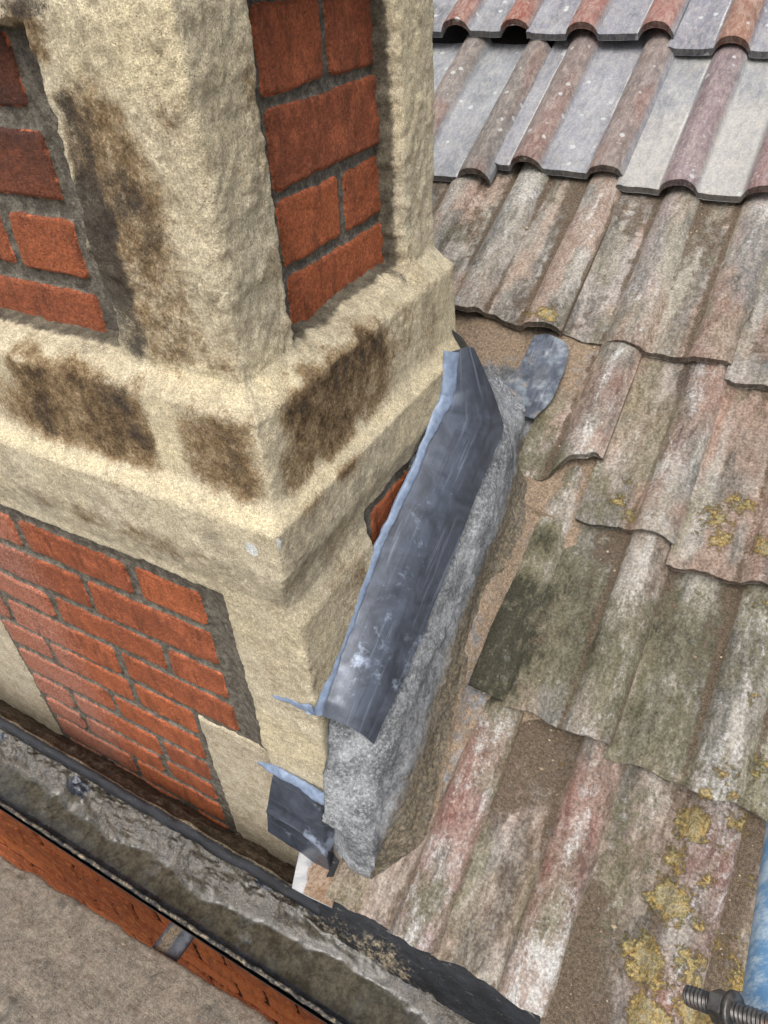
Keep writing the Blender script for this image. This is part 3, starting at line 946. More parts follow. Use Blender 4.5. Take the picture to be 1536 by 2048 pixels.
def build_tile(row, dist, x0, rolls, length, opt, idx):
    r_ = np.random.default_rng(100 + idx)
    if idx and TILES[idx - 1][0] == row:
        x0 = TILES[idx - 1][3][-1] + ROLLW - .006
    near = row in ("eave", "e5", "e4", "e3", "e2", "e1")
    st = .0034 if near else .008
    x1 = rolls[-1] + ROLLW + .002
    xs = np.arange(x0, x1 + st * .5, st)
    ls = np.concatenate([[0, .0012, .003], np.arange(.006, length, st * 1.15)])
    Xg, Lg = np.meshgrid(xs, ls)
    old = row in ("eave", "e5", "e4", "e3")
    Pn = st2(Xg, Lg + dist * 3)
    # cross-section: flat pans slightly dished, half-round rolls with a sharp foot
    hh = np.zeros_like(Xg); rm = np.zeros_like(Xg); foot = np.zeros_like(Xg)
    for rc in rolls:
        d = np.abs(Xg - rc) / ROLLW
        body = np.sqrt(np.clip(1 - d ** 2, 0, 1))
        hh = np.maximum(hh, ROLLH * (.76 if old else 1.0) * np.clip(body * 1.12 - .12, 0, 1))
        rm = np.maximum(rm, sstep(1.0, .72, d))
        foot = np.maximum(foot, np.exp(-((d - 1.12) / .16) ** 2))
    edges = [x0] + [rc + ROLLW for rc in rolls[:-1]]
    for e0, rc in zip(edges, rolls):
        c0, w0 = (e0 + rc - ROLLW) / 2, max(.02, (rc - ROLLW - e0) / 2)
        hh = hh - np.where((Xg > e0) & (Xg < rc - ROLLW), .0015 * np.clip(1 - ((Xg - c0) / w0) ** 2, 0, 1), 0)
    hh = hh + .0035 * np.exp(-((Xg - x0 - .006) / .005) ** 2) * (len(rolls) > 1)
    tilt = r_.normal(0, .004); tw = r_.normal(0, .006)
    hh = hh - .021 * Lg / .34 * 1.3 + opt.get("lift", 0) * np.clip(1 - Lg / .3, 0, 1) + .003 * r_.normal() + tilt * (Xg - x0) + tw * (Xg - x0) * Lg
    hh = hh + (.0022 if old else .0014) * fbm(Pn, 16, 3, idx) + (.0010 if old else .0005) * fbm(Pn, 70, 4, idx + 5)
    # lower edge: worn, chipped
    rag = (.006 if old else .0022) * fbm(st2(xs, xs * 0), 24, 4, idx + 9) + r_.normal(0, .004) * (xs - x0) / .3
    if opt.get("break"):
        d = (xs - rolls[-1])
        rag = rag + .05 * sstep(-.05, -.005, d) + .012 * sstep(.01, .03, d)
    if old:
        rag = rag + .012 * np.maximum(0, fbm(st2(xs, xs * 0 + 5), 9, 2, idx + 3) - .35)
    Lw = Lg + (dist - L0) + rag[None] * np.exp(-Lg / .05) * 1.0
    if opt.get("chip"):                       # broken head of the roll
        Lw = Lw - .03 * sstep(.3, .375, Lg) * sstep(rolls[-1] - .01, rolls[-1] + .03, Xg)
    lip = np.exp(-Lg / .004) * .0022
    T = roof_pt(Xg, Lw, hh - lip)
    # colour
    pan, rol, sand_a, white_a, alg_a, spot_a = PAL[row]
    pan, rol = np.array(pan, float), np.array(rol, float)
    lm = r_.normal(0, 5); pan = pan + lm + r_.normal(0, 1.5, 3); rol = rol + lm + r_.normal(0, 3, 3)
    big = fbm(Pn, 9, 4, idx + 20)
    stk = fbm(Pn, (45, 6, 1), 4, 77)
    mixr = np.clip(rm + .25 * big * (rm > .02), 0, 1)[..., None]
    c = pan * (1 - mixr) + rol * mixr
    c = c + (big * 9)[..., None] + (stk * 8)[..., None]
    if row in ("e1", "e2", "e0", "em"):
        rd = sstep(.1, .6, fbm(Pn, (12, 5, 1), 3, idx + 40)) * rm
        c = c + rd[..., None] * (np.array((150, 84, 68)) - c) * (.25 if row == 'e2' else .6)
        c = c + (sstep(.0, .6, fbm(Pn, 14, 3, idx + 41)) * (1 - rm))[..., None] * (np.array((160, 162, 166)) - c) * .5
    if row in ("e3", "e4"):
        pk = sstep(-.15, .5, fbm(Pn, (16, 5, 1), 4, idx + 42)) * (1 - .6 * rm)
        c = c + pk[..., None] * (np.array((172, 138, 116)) - c) * .6
        gy = sstep(.05, .6, fbm(Pn, (14, 6, 1), 4, idx + 43))
        c = c + gy[..., None] * (np.array((118, 116, 110)) - c) * .7
    if old:
        for q_, (pc_, sx, sl, th0, amt) in enumerate((((112, 112, 108), 22, 5, .05, .75), ((190, 184, 174), 30, 6, .18, .7), ((84, 80, 72), 34, 8, .26, .7),
                                                      ((172, 136, 116), 18, 6, .15, .6 if row in ('e3', 'e4') else .3), ((116, 112, 84), 16, 6, .12, .3 if row == 'e3' else .65))):
            mk = sstep(th0, th0 + .4, fbm(Pn, (sx, sl, 1), 5, idx * 7 + 300 + q_))
            c = c + mk[..., None] * (np.array(pc_, float) - c) * amt
    rd = spots(RED, Xg, Lw) if old else 0 * Xg
    rd = np.clip(rd + .35 * fbm(Pn, (40, 12, 1), 4, idx + 44) * (rd > .1), 0, 1)
    c = c + (rd * (.35 + .65 * rm))[..., None] * (np.array((138, 90, 80)) - c) * .8
    if row == "e2" and x0 > -.4:
        c = c + ((1 - rm) * sstep(-.5, .4, big))[..., None] * (np.array((186, 182, 174)) - c) * .6
    col = srgb(*[0, 0, 0]) * 0 + np.where(np.clip(c, 8, 235) / 255 <= .04045, c / 255 / 12.92, ((np.clip(c, 8, 235) / 255 + .055) / 1.055) ** 2.4)
    upper_end = sstep(.17, .33, Lg)
    sand = sand_a * (1 - rm) * (.62 + .8 * fbm(Pn, (15, 6, 1), 4, idx + 50)) + (.36 * foot * (sand_a > .2)) + (.25 * upper_end * (sand_a > .2)) - .35 * rd
    sand = np.where(rm > .5, np.minimum(sand, .1), sand)
    if row == "e2":
        sand = .34 * foot * sstep(.0, .5, fbm(Pn, (9, 9, 1), 3, 3))
    white = white_a * (.5 + .35 * rm) * (1 + .8 * big) * (1 - .5 * rd * (1 - rm))
    for q_, rc in enumerate(rolls):                 # pale lime streaks meandering down the crest of each roll
        cl = rc - .004 + .010 * fbm(st2(ls * 0 + rc, ls + dist * 3), 9, 3, idx + 60 + q_)[:, None]
        wl = .013 + .008 * fbm(st2(ls * 0 + rc, ls + dist * 3), 13, 3, idx + 70 + q_)[:, None]
        white = np.maximum(white, (1.25 if old else .9) * white_a * np.exp(-((Xg - cl) / np.maximum(wl * 1.5, .005)) ** 2) * (.7 + .9 * fbm(Pn, (50, 9, 1), 5, idx + 80)))
    if row == "eave":
        white = white + .25 * rm * sstep(.22, .05, Lg)
    if row in ("e1", "e2"):                         # lime line along the left foot of each roll
        for rc in rolls:
            white = np.maximum(white, .95 * np.exp(-((Xg - rc + ROLLW + .003) / .0028) ** 2) * sstep(-.5, .3, fbm(Pn, (9, 9, 1), 3, 8)))
    alg = spots(ALG, Xg, Lw) + alg_a * .4 * (1 + big) * (1 - .4 * rm)
    lich = spots(LICH, Xg, Lw)
    lich = lich * .98
    lich = np.where(lich > .25, lich, lich * .6)
    A_ = dict(col=col, sand=np.clip(sand, 0, 1), white=np.clip(white, 0, 1), algae=np.clip(alg, 0, 1.3), lich=lich, spots=np.full_like(Xg, spot_a))
    mb = MB().grid(T, False, **A_)
    # lower face, sides and a coarse underside
    def strip(Pa, dn, acc, flip):
        P2 = np.stack([Pa, Pa + dn], 0)
        a2 = {kk: np.stack([v, v], 0) for kk, v in acc.items()}
        mb.grid(P2, flip, **a2)
    dn = -NR * THICK
    e_acc = {kk: v[0] * (.55 if kk == "col" else 1.0) for kk, v in A_.items()}  # lower face coloured darker, painting in the shade under the lap
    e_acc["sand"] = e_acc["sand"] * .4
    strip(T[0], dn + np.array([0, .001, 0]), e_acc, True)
    strip(T[:, -1], dn, {kk: v[:, -1] for kk, v in A_.items()}, True)
    strip(T[:, 0], dn, {kk: v[:, 0] for kk, v in A_.items()}, False)
    strip(T[-1], dn, {kk: v[-1] for kk, v in A_.items()}, False)
    sel = [0, 4, 12, len(ls) // 2, len(ls) - 1]
    mb.grid(T[sel] + dn, True, **{kk: v[sel] for kk, v in A_.items()})
    if near:
        w_ = np.clip(sand - .35, 0, 1).ravel()
        if w_.sum() > 0:
            n_ = int(min(800, w_.sum() * .12))
            for q in np.random.default_rng(idx).choice(len(w_), n_, p=w_ / w_.sum()):
                SANDPTS.append(T.reshape(-1, 3)[q])
    return mb.mesh("roof_tile", M_TILE)


TL = {("e2", 0): "tile with the broken roll head by the chimney", ("e4", 0): "mossy tile with its roll end broken off", ("eave", 2): "eave tile crusted with yellow lichen"}
cnt = {}
for i_, (row, dist, x0, rolls, length, opt) in enumerate(TILES):
    o = obj("roof_tile", build_tile(row, dist, x0, rolls, length, opt, i_), roof)
    j_ = cnt.get(row, 0); cnt[row] = j_ + 1
    if (row, j_) in TL:
        o["label"] = TL[(row, j_)]
dk = roof_pt(np.array([[-.375, .9], [-.375, .9]]), np.array([[.43 - L0, .43 - L0], [3.3 - L0, 3.3 - L0]]), -.05)
lb = .90 / CP
dk2 = roof_pt(np.array([[-1.6, -.375], [-1.6, -.375]]), np.array([[lb, lb], [3.3, 3.3]]) - L0, -.05)
obj("underlay", MB().grid(dk).grid(dk2).mesh("underlay", M_DECK), roof)
# ------------------------------------------------------------------ cement fillet
bead_px = [(632, 1432), (640, 1400), (690, 1270), (755, 1100), (830, 940), (890, 800), (908, 700)]
BEAD = np.array([at_x(u, v, -.371) for u, v in bead_px])
lead_px = [(742, 1490), (830, 1290), (935, 1020), (985, 900), (1005, 855)]
LEDGE = np.array([at_x(u, v, x) for (u, v), x in zip(lead_px, (-.303, -.304, -.306, -.308, -.310))])


def bead_at(y):
    return np.interp(y, BEAD[:, 1], BEAD[:, 2])


def ledge_at(y):
    """outer edge of the lead: x, z"""
    return np.interp(y, LEDGE[:, 1], LEDGE[:, 0]), np.interp(y, LEDGE[:, 1], LEDGE[:, 2])


toe_px = [(728, 1742), (812, 1680), (846, 1590), (880, 1440), (904, 1358), (950, 1190), (1010, 1075), (1054, 950), (1046, 862)]
TOE = np.array([roof_pt(*at_roof(u, v, hq), hq) for (u, v), hq in zip(toe_px, (-.004, .0, .012, .03, .034, .034, .03, .022, .01))])
TOEH = np.array([-.004, .0, .012, .03, .034, .034, .03, .022, .01])[np.argsort(TOE[:, 1])]
TOE = TOE[np.argsort(TOE[:, 1])]
# a bed of old mortar and sand closes the gap beneath the tiles next to the stack
lx0 = np.linspace(.50, 1.62, 260)
left_ = np.where(lx0 * CP < .90, -.378, -.66)      # stops at the side of the stack, widens behind it
q_ = np.linspace(0, 1, 140)
Xg = left_[:, None] * (1 - q_) - .10 * q_
Lg = lx0[:, None].repeat(140, 1)
drift = np.interp(Lg * CP, np.sort(TOE[:, 1]), TOEH) * sstep(-.245, -.285, Xg) * sstep(1.0, .9, Lg * CP) * (Xg > -.36)
hb = -.012 + 1.15 * drift + .004 * fbm(st2(Xg, Lg), 14, 4, 3) + .0018 * fbm(st2(Xg, Lg), 60, 3, 4) - .02 * sstep(-.24, -.12, Xg) - .05 * sstep(.56, .47, Lg) - .04 * sstep(1.38, 1.46, Lg)
bed = MB().grid(roof_pt(Xg, Lg - L0, hb), False, sand=.75 + .2 * fbm(st2(Xg, Lg), 12, 3, 8) - .9 * np.exp(-(((Xg + .40) / .07) ** 2 + ((Lg - 1.24) / .06) ** 2)), grime=np.full_like(Xg, .45), lich=np.zeros_like(Xg), white=np.full_like(Xg, .2))
SANDPTS += [q for q in bed.data()[0][np.random.default_rng(11).choice(len(bed.data()[0]), 900)]]
obj("sand_bed", bed.mesh("sand_bed", M_CEM), roof)

ns, nc = 230, 110
yy = np.concatenate([np.linspace(.404, .45, 40, endpoint=False), np.linspace(.45, 1.02, ns - 40)])
P = np.zeros((ns, nc, 3)); att = {k_: np.zeros((ns, nc)) for k_ in ("white", "grime", "lich", "sand")}
slope_l = np.polyfit(LEDGE[:, 1], LEDGE[:, 2], 1)
slope_b = np.polyfit(BEAD[1:-1, 1], BEAD[1:-1, 2], 1)
tt = np.linspace(0, 1, nc)
for i_, y in enumerate(yy):
    lx = np.interp(y, LEDGE[:, 1], LEDGE[:, 0])
    lz = np.polyval(slope_l, y)
    bz = np.polyval(slope_b, y)
    tx = np.interp(y, TOE[:, 1], TOE[:, 0])
    th_ = np.interp(y, np.sort(TOE[:, 1]), TOEH)
    tz = -KR / CP + TP * y - .004 + th_ / CP
    fade = sstep(.86, 1.02, y)                  # dies out behind the stack
    # cross-section: wall, under the lead, lead edge, shoulder, side, toe
    cx = np.array([-.388, -.380, lx - .012, lx + .010, max(tx - .012, lx + .020), tx + .002, tx + .024])
    cz_ = np.array([bz - .010, bz - .022, lz - .010, lz - .036, tz + (lz - tz) * .36, tz + .006, tz - .030])
    cx[2:] -= fade * .03
    cz_ = cz_ + fade * (np.array([tz + .03, tz + .03, tz + .022, tz + .015, tz + .006, tz - .006, tz - .02]) - cz_) * .8
    e_ = np.clip((y - .404) / .085, 0, 1); q_ = .34 + .66 * math.sqrt(1 - (1 - e_) ** 2)
    cz_ = tz + (cz_ - tz) * np.where(cz_ > tz, q_, 1)
    P[i_, :, 0], P[i_, :, 1], P[i_, :, 2] = np.interp(tt, np.linspace(0, 1, 7), cx), y, np.interp(tt, np.linspace(0, 1, 7), cz_)
    att["grime"][i_] = 1.05 * sstep(.58, .80, tt) + .10 + .2 * sstep(.62, .44, y)  # outer side darkened in colour: grime plus the shade of that side
    att["sand"][i_] = .9 * sstep(.88, .98, tt)
P = blur(blur(blur(P, 9, 1), 7, 1), 4, 0)
# the lower end: a near-upright face, its foot creeping forward over the eaves tile
nose = np.exp(-((P[..., 1] - .404) / .022) ** 2)
tzg = -KR / CP + TP * P[..., 1]
rise = np.clip((P[..., 2] - tzg) / .30, 0, 1)
P[..., 0] = np.maximum(P[..., 0], -.366 + .006 * tt[None] - .35 * np.clip(P[..., 1] - .424, 0, 1))
P[..., 1] -= nose * .030 * (1 - rise) ** 1.3 * np.clip(1 - ((P[..., 0] + .345) / .085) ** 2, 0, 1)
P[..., 0] -= np.exp(-((P[..., 1] - .39) / .030) ** 2) * .010 * sstep(.35, 1, tt)[None] * sstep(.9, .2, rise)
yyg = P[..., 1]; ttg = tt[None].repeat(ns, 0)
P[..., 0] += .008 * fbm(P, 8, 3, 61)
Nn = normals(P); Nn = np.where(Nn[..., :1] < 0, -Nn, Nn)
P = P + Nn * (.0035 * fbm(P, 24, 4, 62) + .0015 * fbm(P, 110, 3, 63) - .001)[..., None]
att["white"] = 1 - .9 * sstep(.45, .75, ttg) + .3 * fbm(P, 12, 3, 64)
att["lich"] = .45 * np.exp(-((ttg - .45) / .15) ** 2) * sstep(.42, .47, yyg) * sstep(.80, .74, yyg)
# closing face of the lower end, from its rim back to the wall
n_f = 40
q = np.linspace(0, 1, n_f)[:, None, None]
rim = P[0]
inner = np.stack([-.367 - .020 * tt ** 2, np.full(nc, .4245) - .004 * tt, rim[:, 2] * .5 + .5 * np.linspace(rim[0, 2], -1.10, nc)], -1)
face = rim[None] * (1 - q) + inner[None] * q
face[..., 1] += (-.014 * np.sin(np.pi * np.clip(q[..., 0] * 1.0, 0, 1)) * np.ones((1, nc)))
face += np.array([0, 1, .2]) * (.003 * fbm(face, 30, 4, 66) * np.sin(np.pi * q[..., 0]))[..., None]
fm = MB().grid(P, True, **att)
fm.grid(face, False, white=np.full((n_f, nc), .95), grime=(.10 + .75 * sstep(.72, .95, tt))[None].repeat(n_f, 0), lich=np.zeros((n_f, nc)), sand=np.zeros((n_f, nc)))
fil = obj("cement_fillet", fm.mesh("cement_fillet", M_CEM))
tag(fil, "rough grey cement fillet speckled with lichen, bulging between chimney foot and tiles", "fillet")

# ------------------------------------------------------------------ lead flashing along the chimney
fl = thing("lead_flashing", "long dark lead flashing strip running up the chimney side, smeared white", "flashing", tuple(BEAD[0]))
nu, nv = 200, 48
yy = np.linspace(0, 1, nu)
yb = .422 + (.818 - .422) * yy                  # along the wall
ye = np.interp(yy, np.linspace(0, 1, 5), [LEDGE[0, 1], np.interp(.25, [0, 1], [LEDGE[0, 1], LEDGE[-1, 1]]), np.interp(.5, [0, 1], [LEDGE[0, 1], LEDGE[-1, 1]]), np.interp(.75, [0, 1], [LEDGE[0, 1], LEDGE[-1, 1]]), LEDGE[-1, 1]])
A = np.stack([np.full(nu, -.3745), yb, bead_at(yb) + .004], -1)
lx, lz = ledge_at(ye)
B = np.stack([lx, ye, lz], -1)
# towards the top the free edge turns up and folds back to the wall behind the stack
tip = [at_x(905, 652, -.392), at_x(940, 690, -.352), at_x(985, 790, -.325), at_x(1005, 852, -.310)]
k0 = .86
tq = np.clip((yy - k0) / (1 - k0), 0, 1)
top_line = np.stack([np.interp(tq, [0, .45, 1], [LEDGE[-1, kk], tip[2][kk], tip[1][kk]]) for kk in range(3)], -1)
ye2 = LEDGE[0, 1] + (LEDGE[-1, 1] - LEDGE[0, 1]) * np.clip(yy / k0, 0, 1)
lx, lz = ledge_at(ye2)
B = np.stack([lx, ye2, lz], -1)
B = np.where((tq > 0)[:, None], top_line, B)
B = blur(B, 3, 0)
vv = np.linspace(0, 1, nv)
P = A[:, None] * (1 - vv)[None, :, None] + B[:, None] * vv[None, :, None]
bow = np.array([.75, 0, .55]) * .018
P = P + bow * (np.sin(np.pi * vv) ** 1)[None, :, None] * (1 - .4 * tq)[:, None, None]
P[..., 0] += .0012 * fbm(P, 9, 3, 71) + .0003 * fbm(P, 60, 2, 72)
P[..., 2] += .0012 * fbm(P, 11, 3, 73) * vv[None]
P[:, :, 0] += .004 * (vv[None] ** 6)
U, Vv = np.meshgrid(vv * .1, yy * .5)
sme = .25 + .5 * np.exp(-((Vv / .5 - .18) / .16) ** 2) + .35 * np.exp(-((Vv / .5 - .55) / .2) ** 2) * (U < .06) - .2 * (U < .02)
sme = sme * 1.0
mb = MB().grid(P, True, u=U, v=Vv, smear=sme)
Nn = normals(P)
if Nn[nu // 2, nv // 2, 0] < 0:
    Nn = -Nn
P2 = P - Nn * .0024
mb.grid(P2, False, u=U, v=Vv, smear=sme)
for ea, eb, fp in ((P[0], P2[0], False), (P[-1], P2[-1], True), (P[:, -1], P2[:, -1], False), (P[:, 0], P2[:, 0], True)):
    mb.grid(np.stack([ea, eb]), fp)
obj("lead_sheet", mb.mesh("lead_sheet", M_LEAD), fl)
# a curl of lead standing off the back corner of the stack
c1 = np.array([at_x(u, v, x) for u, v, x in ((893, 648, -.398), (905, 660, -.390), (925, 675, -.372), (941, 700, -.352))])
q = np.linspace(0, 1, 24)
top_ = np.stack([np.interp(q, np.linspace(0, 1, 4), c1[:, kk]) for kk in range(3)], -1)
top_ = blur(top_, 2, 0)
bot_ = top_ + np.array([.002, .004, -.030]) * (1 - .4 * q)[:, None]
cg = np.stack([top_, (top_ + bot_) / 2 + np.array([.003, 0, 0]), bot_])
mb = MB().grid(cg); mb.grid(cg + np.array([-.002, .002, 0]), True)
mb.grid(np.stack([top_, top_ + np.array([-.002, .002, 0])]), True)
obj("lead_curl", mb.mesh("lead_curl", M_LEAD), fl)


def bead_strip(path, wa, wb, nrm, amp, seed, seg=14):
    """flattened, finger-smoothed bead of sealant along a path"""
    n_ = len(path)
    T = np.gradient(path, axis=0); T /= np.linalg.norm(T, axis=1, keepdims=True)
    Nv = np.broadcast_to(np.asarray(nrm, float), path.shape); Nv = Nv - (Nv * T).sum(1, keepdims=True) * T; Nv /= np.linalg.norm(Nv, axis=1, keepdims=True)
    S = np.cross(T, Nv)
    th = np.linspace(0, np.pi, seg)
    n1 = fbm(path, 26, 4, seed); n2 = fbm(path, 26, 4, seed + 3)
    G = np.zeros((n_, seg, 3))
    for i_ in range(n_):
        wl, wr = wa[i_] * (1 + amp * n1[i_]), wa[i_] * (1 + amp * n2[i_])
        s_ = np.where(np.cos(th) > 0, np.cos(th) * wl, np.cos(th) * wr)
        h_ = np.sin(th) ** .8 * wb[i_] * (1 + .3 * n1[i_])
        G[i_] = path[i_] + s_[:, None] * S[i_] + h_[:, None] * Nv[i_]
    G += (.0012 * fbm(G, 70, 3, seed + 9))[..., None] * Nv[:, None]
    return G


pb = A + np.array([.004, 0, .0015])
tail = np.array([at_y(u, v, y) for u, v, y in ((545, 1392, .4195), (575, 1402, .419), (603, 1412, .418), (628, 1418, .416))])
tail = np.stack([np.interp(np.linspace(0, 1, 40), np.linspace(0, 1, 4), tail[:, kk]) for kk in range(3)], -1)
wa = np.interp(yy, [0, .06, .3, .55, .8, .90, 1], [.014, .0085, .0068, .006, .0066, .011, .014])
G = bead_strip(pb, wa, wa * .55, (.75, -.25, .6), .35, 81)
mb = MB().grid(G, True)
tw_ = np.interp(np.linspace(0, 1, 40), [0, .3, .6, 1], [.001, .004, .005, .009])
G2 = bead_strip(tail, tw_, tw_ * .22, (0, -1, .1), .5, 82)
mb.grid(G2, True)
obj("sealant_bead", mb.mesh("sealant_bead", M_SEAL), fl)

# ------------------------------------------------------------------ small lead piece at the foot of the corner
fs = thing("lead_flashing", "small square lead patch hung over the chimney foot above the gutter", "flashing", tuple(at_y(600, 1640, .415)))
y_ = .4185
tl, tr = at_y(548, 1537, y_), at_y(642, 1588, y_ - .003)
bl, br = at_y(535, 1662, .402), at_y(664, 1748, .392)
n_ = 60
uu, vv = np.meshgrid(np.linspace(0, 1, n_), np.linspace(0, 1, n_))
# the patch wraps round the corner on to the fillet
tr2, br2 = at_x(690, 1600, -.335), at_x(672, 1744, -.352)
f1 = (tl[None, None] * (1 - uu)[..., None] + tr * uu[..., None]) * (1 - vv)[..., None] + (bl * (1 - uu)[..., None] + br * uu[..., None]) * vv[..., None]
f1[..., 1] += -.010 * np.sin(np.pi * vv) * (1 - vv * .3) + .0015 * fbm(f1, 18, 3, 91)
f1[..., 1] += -.004 * np.exp(-((vv - .55) / .05) ** 2)
u2 = np.linspace(0, 1, 20)[None, :, None]
right_end = np.array([at_y(682, 1602, .418), at_y(668, 1750, .412)])
re = right_end[0][None] * (1 - np.linspace(0, 1, n_))[:, None] + right_end[1][None] * np.linspace(0, 1, n_)[:, None]
f2 = f1[:, -1][:, None] * (1 - u2) + re[:, None] * u2
f2[..., 1] += .004 * np.sin(np.pi * u2[..., 0])
Pf = np.concatenate([f1, f2[:, 1:]], 1)
Pf = blur(Pf, 2, 1)
hh_, ww_ = Pf.shape[:2]
uu2, vv2 = np.meshgrid(np.linspace(0, .1, ww_), np.linspace(0, .12, hh_))
mb = MB().grid(Pf, True, u=vv2, v=uu2, smear=.45 + .7 * np.exp(-((vv2 - .07) / .02) ** 2) * (uu2 > .05))  # pale smears, and sky sheen painted into the lead colour
mb.grid(Pf + np.array([0, .0024, 0]), False, u=vv2, v=uu2)
for ea, fp in ((Pf[0], False), (Pf[-1], True), (Pf[:, -1], False), (Pf[:, 0], True)):
    mb.grid(np.stack([ea, ea + np.array([0, .0024, 0])]), fp)
obj("lead_sheet", mb.mesh("lead_sheet", M_LEAD), fs)
pts = np.array([at_y(515, 1524, .4195), at_y(548, 1540, .415), at_y(600, 1568, .414), at_y(638, 1592, .411), at_y(660, 1600, .410), at_y(697, 1597, .411)])
pth = np.stack([np.interp(np.linspace(0, 1, 90), np.linspace(0, 1, 6), pts[:, kk]) for kk in range(3)], -1)
pth = blur(pth, 3, 0)
wq = np.interp(np.linspace(0, 1, 90), [0, .12, .3, .7, .9, 1], [.002, .005, .0085, .0095, .009, .003])
G = bead_strip(pth, wq, wq * .6, (.1, -1, .45), .4, 83)
obj("sealant_bead", MB().grid(G, True).mesh("sealant_bead", M_SEAL), fs)

# ------------------------------------------------------------------ old lead soaker behind the stack
outl = np.array([at_roof(u, v, .004) for u, v in ((1088, 668), (1140, 690), (1130, 745), (1105, 800), (1066, 845))])
inl = np.array([at_roof(u, v, .004) for u, v in ((1070, 668), (1050, 715), (1030, 750), (985, 790), (1010, 820))])
n1_, n2_ = 90, 60
t = np.linspace(0, 1, n1_)
o_ = np.stack([np.interp(t, np.linspace(0, 1, 5), outl[:, kk]) for kk in range(2)], -1)
i2 = np.stack([np.interp(t, np.linspace(0, 1, 5), inl[:, kk]) for kk in range(2)], -1)
o_, i2 = blur(o_, 6, 0), blur(i2, 6, 0)
q = np.linspace(0, 1, n2_)[None, :, None]
XL = i2[:, None] * (1 - q) + o_[:, None] * q
hh = .008 + .0025 * fbm(st2(XL[..., 0], XL[..., 1]), (38, 24, 1), 4, 95) + .0015 * np.sin(XL[..., 0] * 120 + XL[..., 1] * 60) * q[..., 0]
P = roof_pt(XL[..., 0], XL[..., 1], hh)
sand = .30 + .25 * fbm(st2(XL[..., 0], XL[..., 1]), 22, 3, 96) + .3 * np.exp(-(((t[:, None] - .75) / .08) ** 2 + ((q[..., 0] - .1) / .2) ** 2)) + 0 * hh
mb = MB().grid(P, False, u=XL[..., 0], v=XL[..., 1], smear=np.full_like(hh, .5), sand=sand)
mb.grid(P - NR * .003, True, u=XL[..., 0], v=XL[..., 1], smear=np.full_like(hh, .5), sand=sand)
for ea, fp in ((P[0], False), (P[-1], True), (P[:, -1], True), (P[:, 0], False)):
    mb.grid(np.stack([ea, ea - NR * .003]), fp)
so = obj("lead_soaker", mb.mesh("lead_soaker", M_OLDLEAD))
tag(so, "crumpled old lead soaker, sand strewn, tucked under the tiles behind the chimney", "lead soaker")

# ------------------------------------------------------------------ gutter
ZG = -1.155
gb0, gb1 = at_z(0, 1432, ZG), at_z(590, 1778, ZG)
YGB = (gb0[1] + gb1[1]) / 2                     # back rim
gf = [at_z(u, v, ZG)[1] for u, v in ((0, 1612), (200, 1745), (380, 1850), (600, 1985))]
YGF = float(np.mean(gf))                        # front rim
gut = thing("gutter", "black half-round gutter along the eaves, full of wet grey sludge", "gutter", (-.4, (YGB + YGF) / 2, ZG - .06))
xs = np.arange(-1.75, .65, .006)
yc, rad = (YGB + YGF) / 2 - .002, (YGB - YGF) / 2
th = np.linspace(np.pi, 0, 46)
Xg, Tg = np.meshgrid(xs, th, indexing='ij')
wv = .0016 * fbm(st2(Xg, Tg), (12, 2, 1), 3, 5)
Pi = np.stack([Xg, yc - (rad + wv) * np.cos(np.pi - Tg) * -1 * -1, ZG - (rad * .92 + wv) * np.sin(Tg)], -1)
Pi[..., 1] = yc + (rad + wv) * np.cos(Tg)
dirt = np.clip(.35 + .3 * fbm(Pi, 14, 3, 7) + .25 * sstep(.6, 1.0, np.cos(Tg)), 0, 1) * .8
Po = np.stack([Xg, yc + (rad + .005) * np.cos(Tg), ZG - (rad * .92 + .005) * np.sin(Tg)], -1)
mb = MB().grid(Pi, False, dirt=dirt).grid(Po, True, dirt=dirt * .3)
obj("trough", mb.mesh("trough", M_GUT), gut)
xe, te = np.meshgrid(np.arange(-.37, .65, .008), np.linspace(0, 1, 24), indexing='ij')
ye_ = np.interp(te, [0, .35, .6, 1], [YGB + .05, YGB + .002, YGB - .012, YGB - .030])
ze_ = np.interp(te, [0, .35, .6, 1], [ZG + .062, ZG + .036, ZG + .010, ZG - .045])
Pe = blur(np.stack([xe, ye_, ze_], -1), 2, 1)
Pe[..., 1:] += (.0015 * fbm(Pe, 18, 3, 2))[..., None]
mb = MB().grid(Pe, False, dirt=np.clip(.25 + .4 * fbm(Pe, 12, 3, 4), 0, .7))
obj("back_upstand", mb.mesh("back_upstand", M_GUT), gut)
# rolled back rim with paint flaking, and thin front lip crusted with grit
m_ = xs < -.36
V, F = tube(np.stack([xs[m_], np.full(m_.sum(), YGB - .006), np.full(m_.sum(), ZG - .002)], -1), .0105, 14)
V[:, 1:] += (.0022 * fbm(V, (30, 60, 60), 5, 8))[:, None]
obj("back_rim", MB().add(V, F, dirt=.12 + .85 * sstep(YGB - .006, YGB + .003, V[:, 1])).mesh("back_rim", M_GUT), gut)
V, F = tube(np.stack([xs, np.full(len(xs), YGF), np.full(len(xs), ZG + .001)], -1), .0030, 10)
V[:, 1:] += (.0012 * fbm(V, 70, 4, 9))[:, None]
obj("front_lip", MB().add(V, F, dirt=np.full(len(V), .55)).mesh("front_lip", M_GUT), gut)

